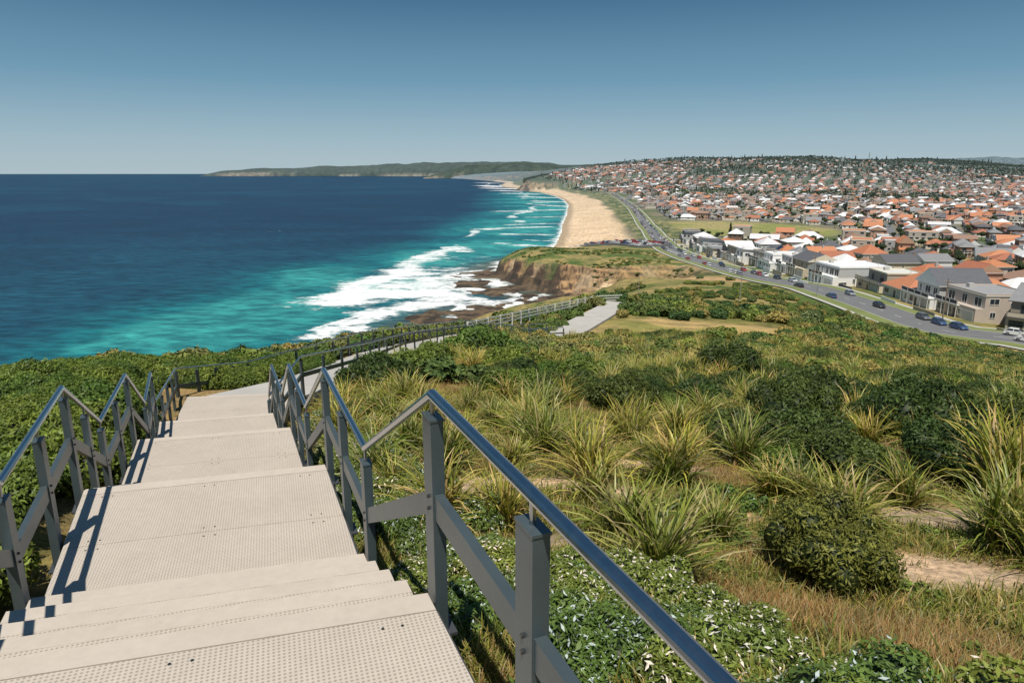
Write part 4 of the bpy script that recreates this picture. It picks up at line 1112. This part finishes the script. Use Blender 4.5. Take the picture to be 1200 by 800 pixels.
M_pole = pm('galvanised_pole', (.35, .36, .37), .5, .1, 3, 0, .5); M_wood = pm('timber_pole', (.22, .17, .13), .9, .2, 3)
def lamp(x, y, z, ang, hgt=7.5, name='street_lamp'):
    mb = MB(); mb.part = 'pole'; mb.cyl((0, 0, -.5), (0, 0, hgt), .11, .06, M_pole, 10)
    mb.part = 'arm'; mb.sweep([(-.04, -.04), (.04, -.04), (.04, .04), (-.04, .04)], [(0, 0, hgt-.1), (.7, 0, hgt+.15), (1.5, 0, hgt+.2)], M_pole)
    mb.part = 'lamp_head'; mb.hexa([(1.4, -.16, hgt+.12), (2.2, -.12, hgt+.12), (2.2, .12, hgt+.12), (1.4, .16, hgt+.12)], [(1.45, -.1, hgt+.28), (2.1, -.07, hgt+.24), (2.1, .07, hgt+.24), (1.45, .1, hgt+.28)], M_pole)
    mb.part = 'base'; mb.cyl((0, 0, -.3), (0, 0, .35), .18, .16, M_pole, 10)
    group(mb, name, (x, y, z), ang)
for (px, py, t) in [(748, 346, 215), (867, 352, 165)]:
    p = P(px, py, t); lamp(p[0], p[1], Hp(p[0], p[1]), .6, 6.5)
for k in range(0, 16):
    p, dv = roadat(s0-10+k*38); nrm = np.array([dv[1], -dv[0]]); c_ = p-nrm*7.2
    if k % 2 == 0: lamp(c_[0], c_[1], Hp(*c_), math.atan2(nrm[1], nrm[0]), 8)
    else:
        c_ = p+nrm*7.4; mb = MB(); mb.part = 'pole'; mb.cyl((0, 0, -1), (0, 0, 10), .16, .11, M_wood, 10)
        mb.part = 'crossarm'; mb.box(-1.1, 1.1, -.17, -.09, 9.2, 9.34, M_wood)
        mb.part = 'insulators'
        for xx in (-1, -.4, .4, 1): mb.cyl((xx, -.13, 9.34), (xx, -.13, 9.5), .04, .03, M_frame, 6)
        group(mb, 'power_pole', (c_[0], c_[1], Hp(*c_)), math.atan2(nrm[1], nrm[0]))
p = P(1018, 190, 3300); mb = MB(); mb.part = 'lattice'
for k in range(4):
    sx, sy = [(-1, -1), (1, -1), (1, 1), (-1, 1)][k]; mb.cyl((sx*3, sy*3, -5), (sx*.5, sy*.5, 40), .4, .3, M_pole, 4)
for l in range(8):
    z = l*5; q = 3-2.5*(z+5)/45; mb.sweep([(-.15, -.15), (.15, -.15), (.15, .15), (-.15, .15)], [(-q, -q, z), (q, -q, z+2), (q, q, z), (-q, q, z+2)], M_pole)
group(mb, 'radio_mast', (p[0], p[1], Hp(p[0], p[1])))

# ------------------------------------------------------------------ light, sky, camera
S = Vector((-.14, -.99, 0)).normalized(); el = math.radians(64)
sv = Vector((S.x*math.cos(el), S.y*math.cos(el), math.sin(el)))
L = bpy.data.lights.new('sun', 'SUN'); L.energy = 5.0; L.angle = math.radians(.5); L.color = (1, .94, .83)
lo = link(bpy.data.objects.new('sun', L)); lo.rotation_euler = sv.to_track_quat('Z', 'Y').to_euler()
w = bpy.data.worlds.new('World'); scene.world = w; w.use_nodes = True
nt = w.node_tree; bg = nt.nodes['Background']
sk = nt.nodes.new('ShaderNodeTexSky'); sk.sky_type = 'NISHITA'; sk.sun_disc = False; sk.sun_elevation = el; sk.sun_rotation = math.atan2(S.x, S.y)
sk.altitude = 60; sk.air_density = 1.0; sk.dust_density = .6; sk.ozone_density = 1.5
STR = .10
tc = nt.nodes.new('ShaderNodeTexCoord'); sp = nt.nodes.new('ShaderNodeSeparateXYZ'); nt.links.new(tc.outputs['Generated'], sp.inputs[0])
cr_ = nt.nodes.new('ShaderNodeValToRGB'); nt.links.new(sp.outputs[2], cr_.inputs[0])
els = cr_.color_ramp.elements
stops = [(0.0, (.41, .53, .60)), (.045, (.31, .455, .55)), (.12, (.135, .30, .43)), (.24, (.026, .112, .225)), (.6, (.032, .105, .21)), (1.0, (.03, .085, .18))]
els[0].position = 0; els[0].color = (*stops[0][1], 1); els[1].position = 1; els[1].color = (*stops[-1][1], 1)
for p_, c_ in stops[1:-1]:
    e = els.new(p_); e.color = (*c_, 1)
vm = nt.nodes.new('ShaderNodeVectorMath'); vm.operation = 'SCALE'; nt.links.new(cr_.outputs[0], vm.inputs[0]); vm.inputs['Scale'].default_value = 1/STR
nt.links.new(mixc(nt, .87, sk.outputs[0], vm.outputs[0]), bg.inputs[0]); bg.inputs[1].default_value = STR
cam = bpy.data.cameras.new('camera'); cam.lens = 24; cam.sensor_width = 36; cam.clip_start = .05; cam.clip_end = 100000
co = link(bpy.data.objects.new('camera', cam)); co.location = (0, 0, EYE); co.rotation_euler = (math.pi/2-PT, 0, 0)
scene.camera = co
scene.view_settings.view_transform = 'Standard'; scene.view_settings.look = 'None'; scene.view_settings.exposure = 0
print('houses', ci, 'town', int(okH.sum()))
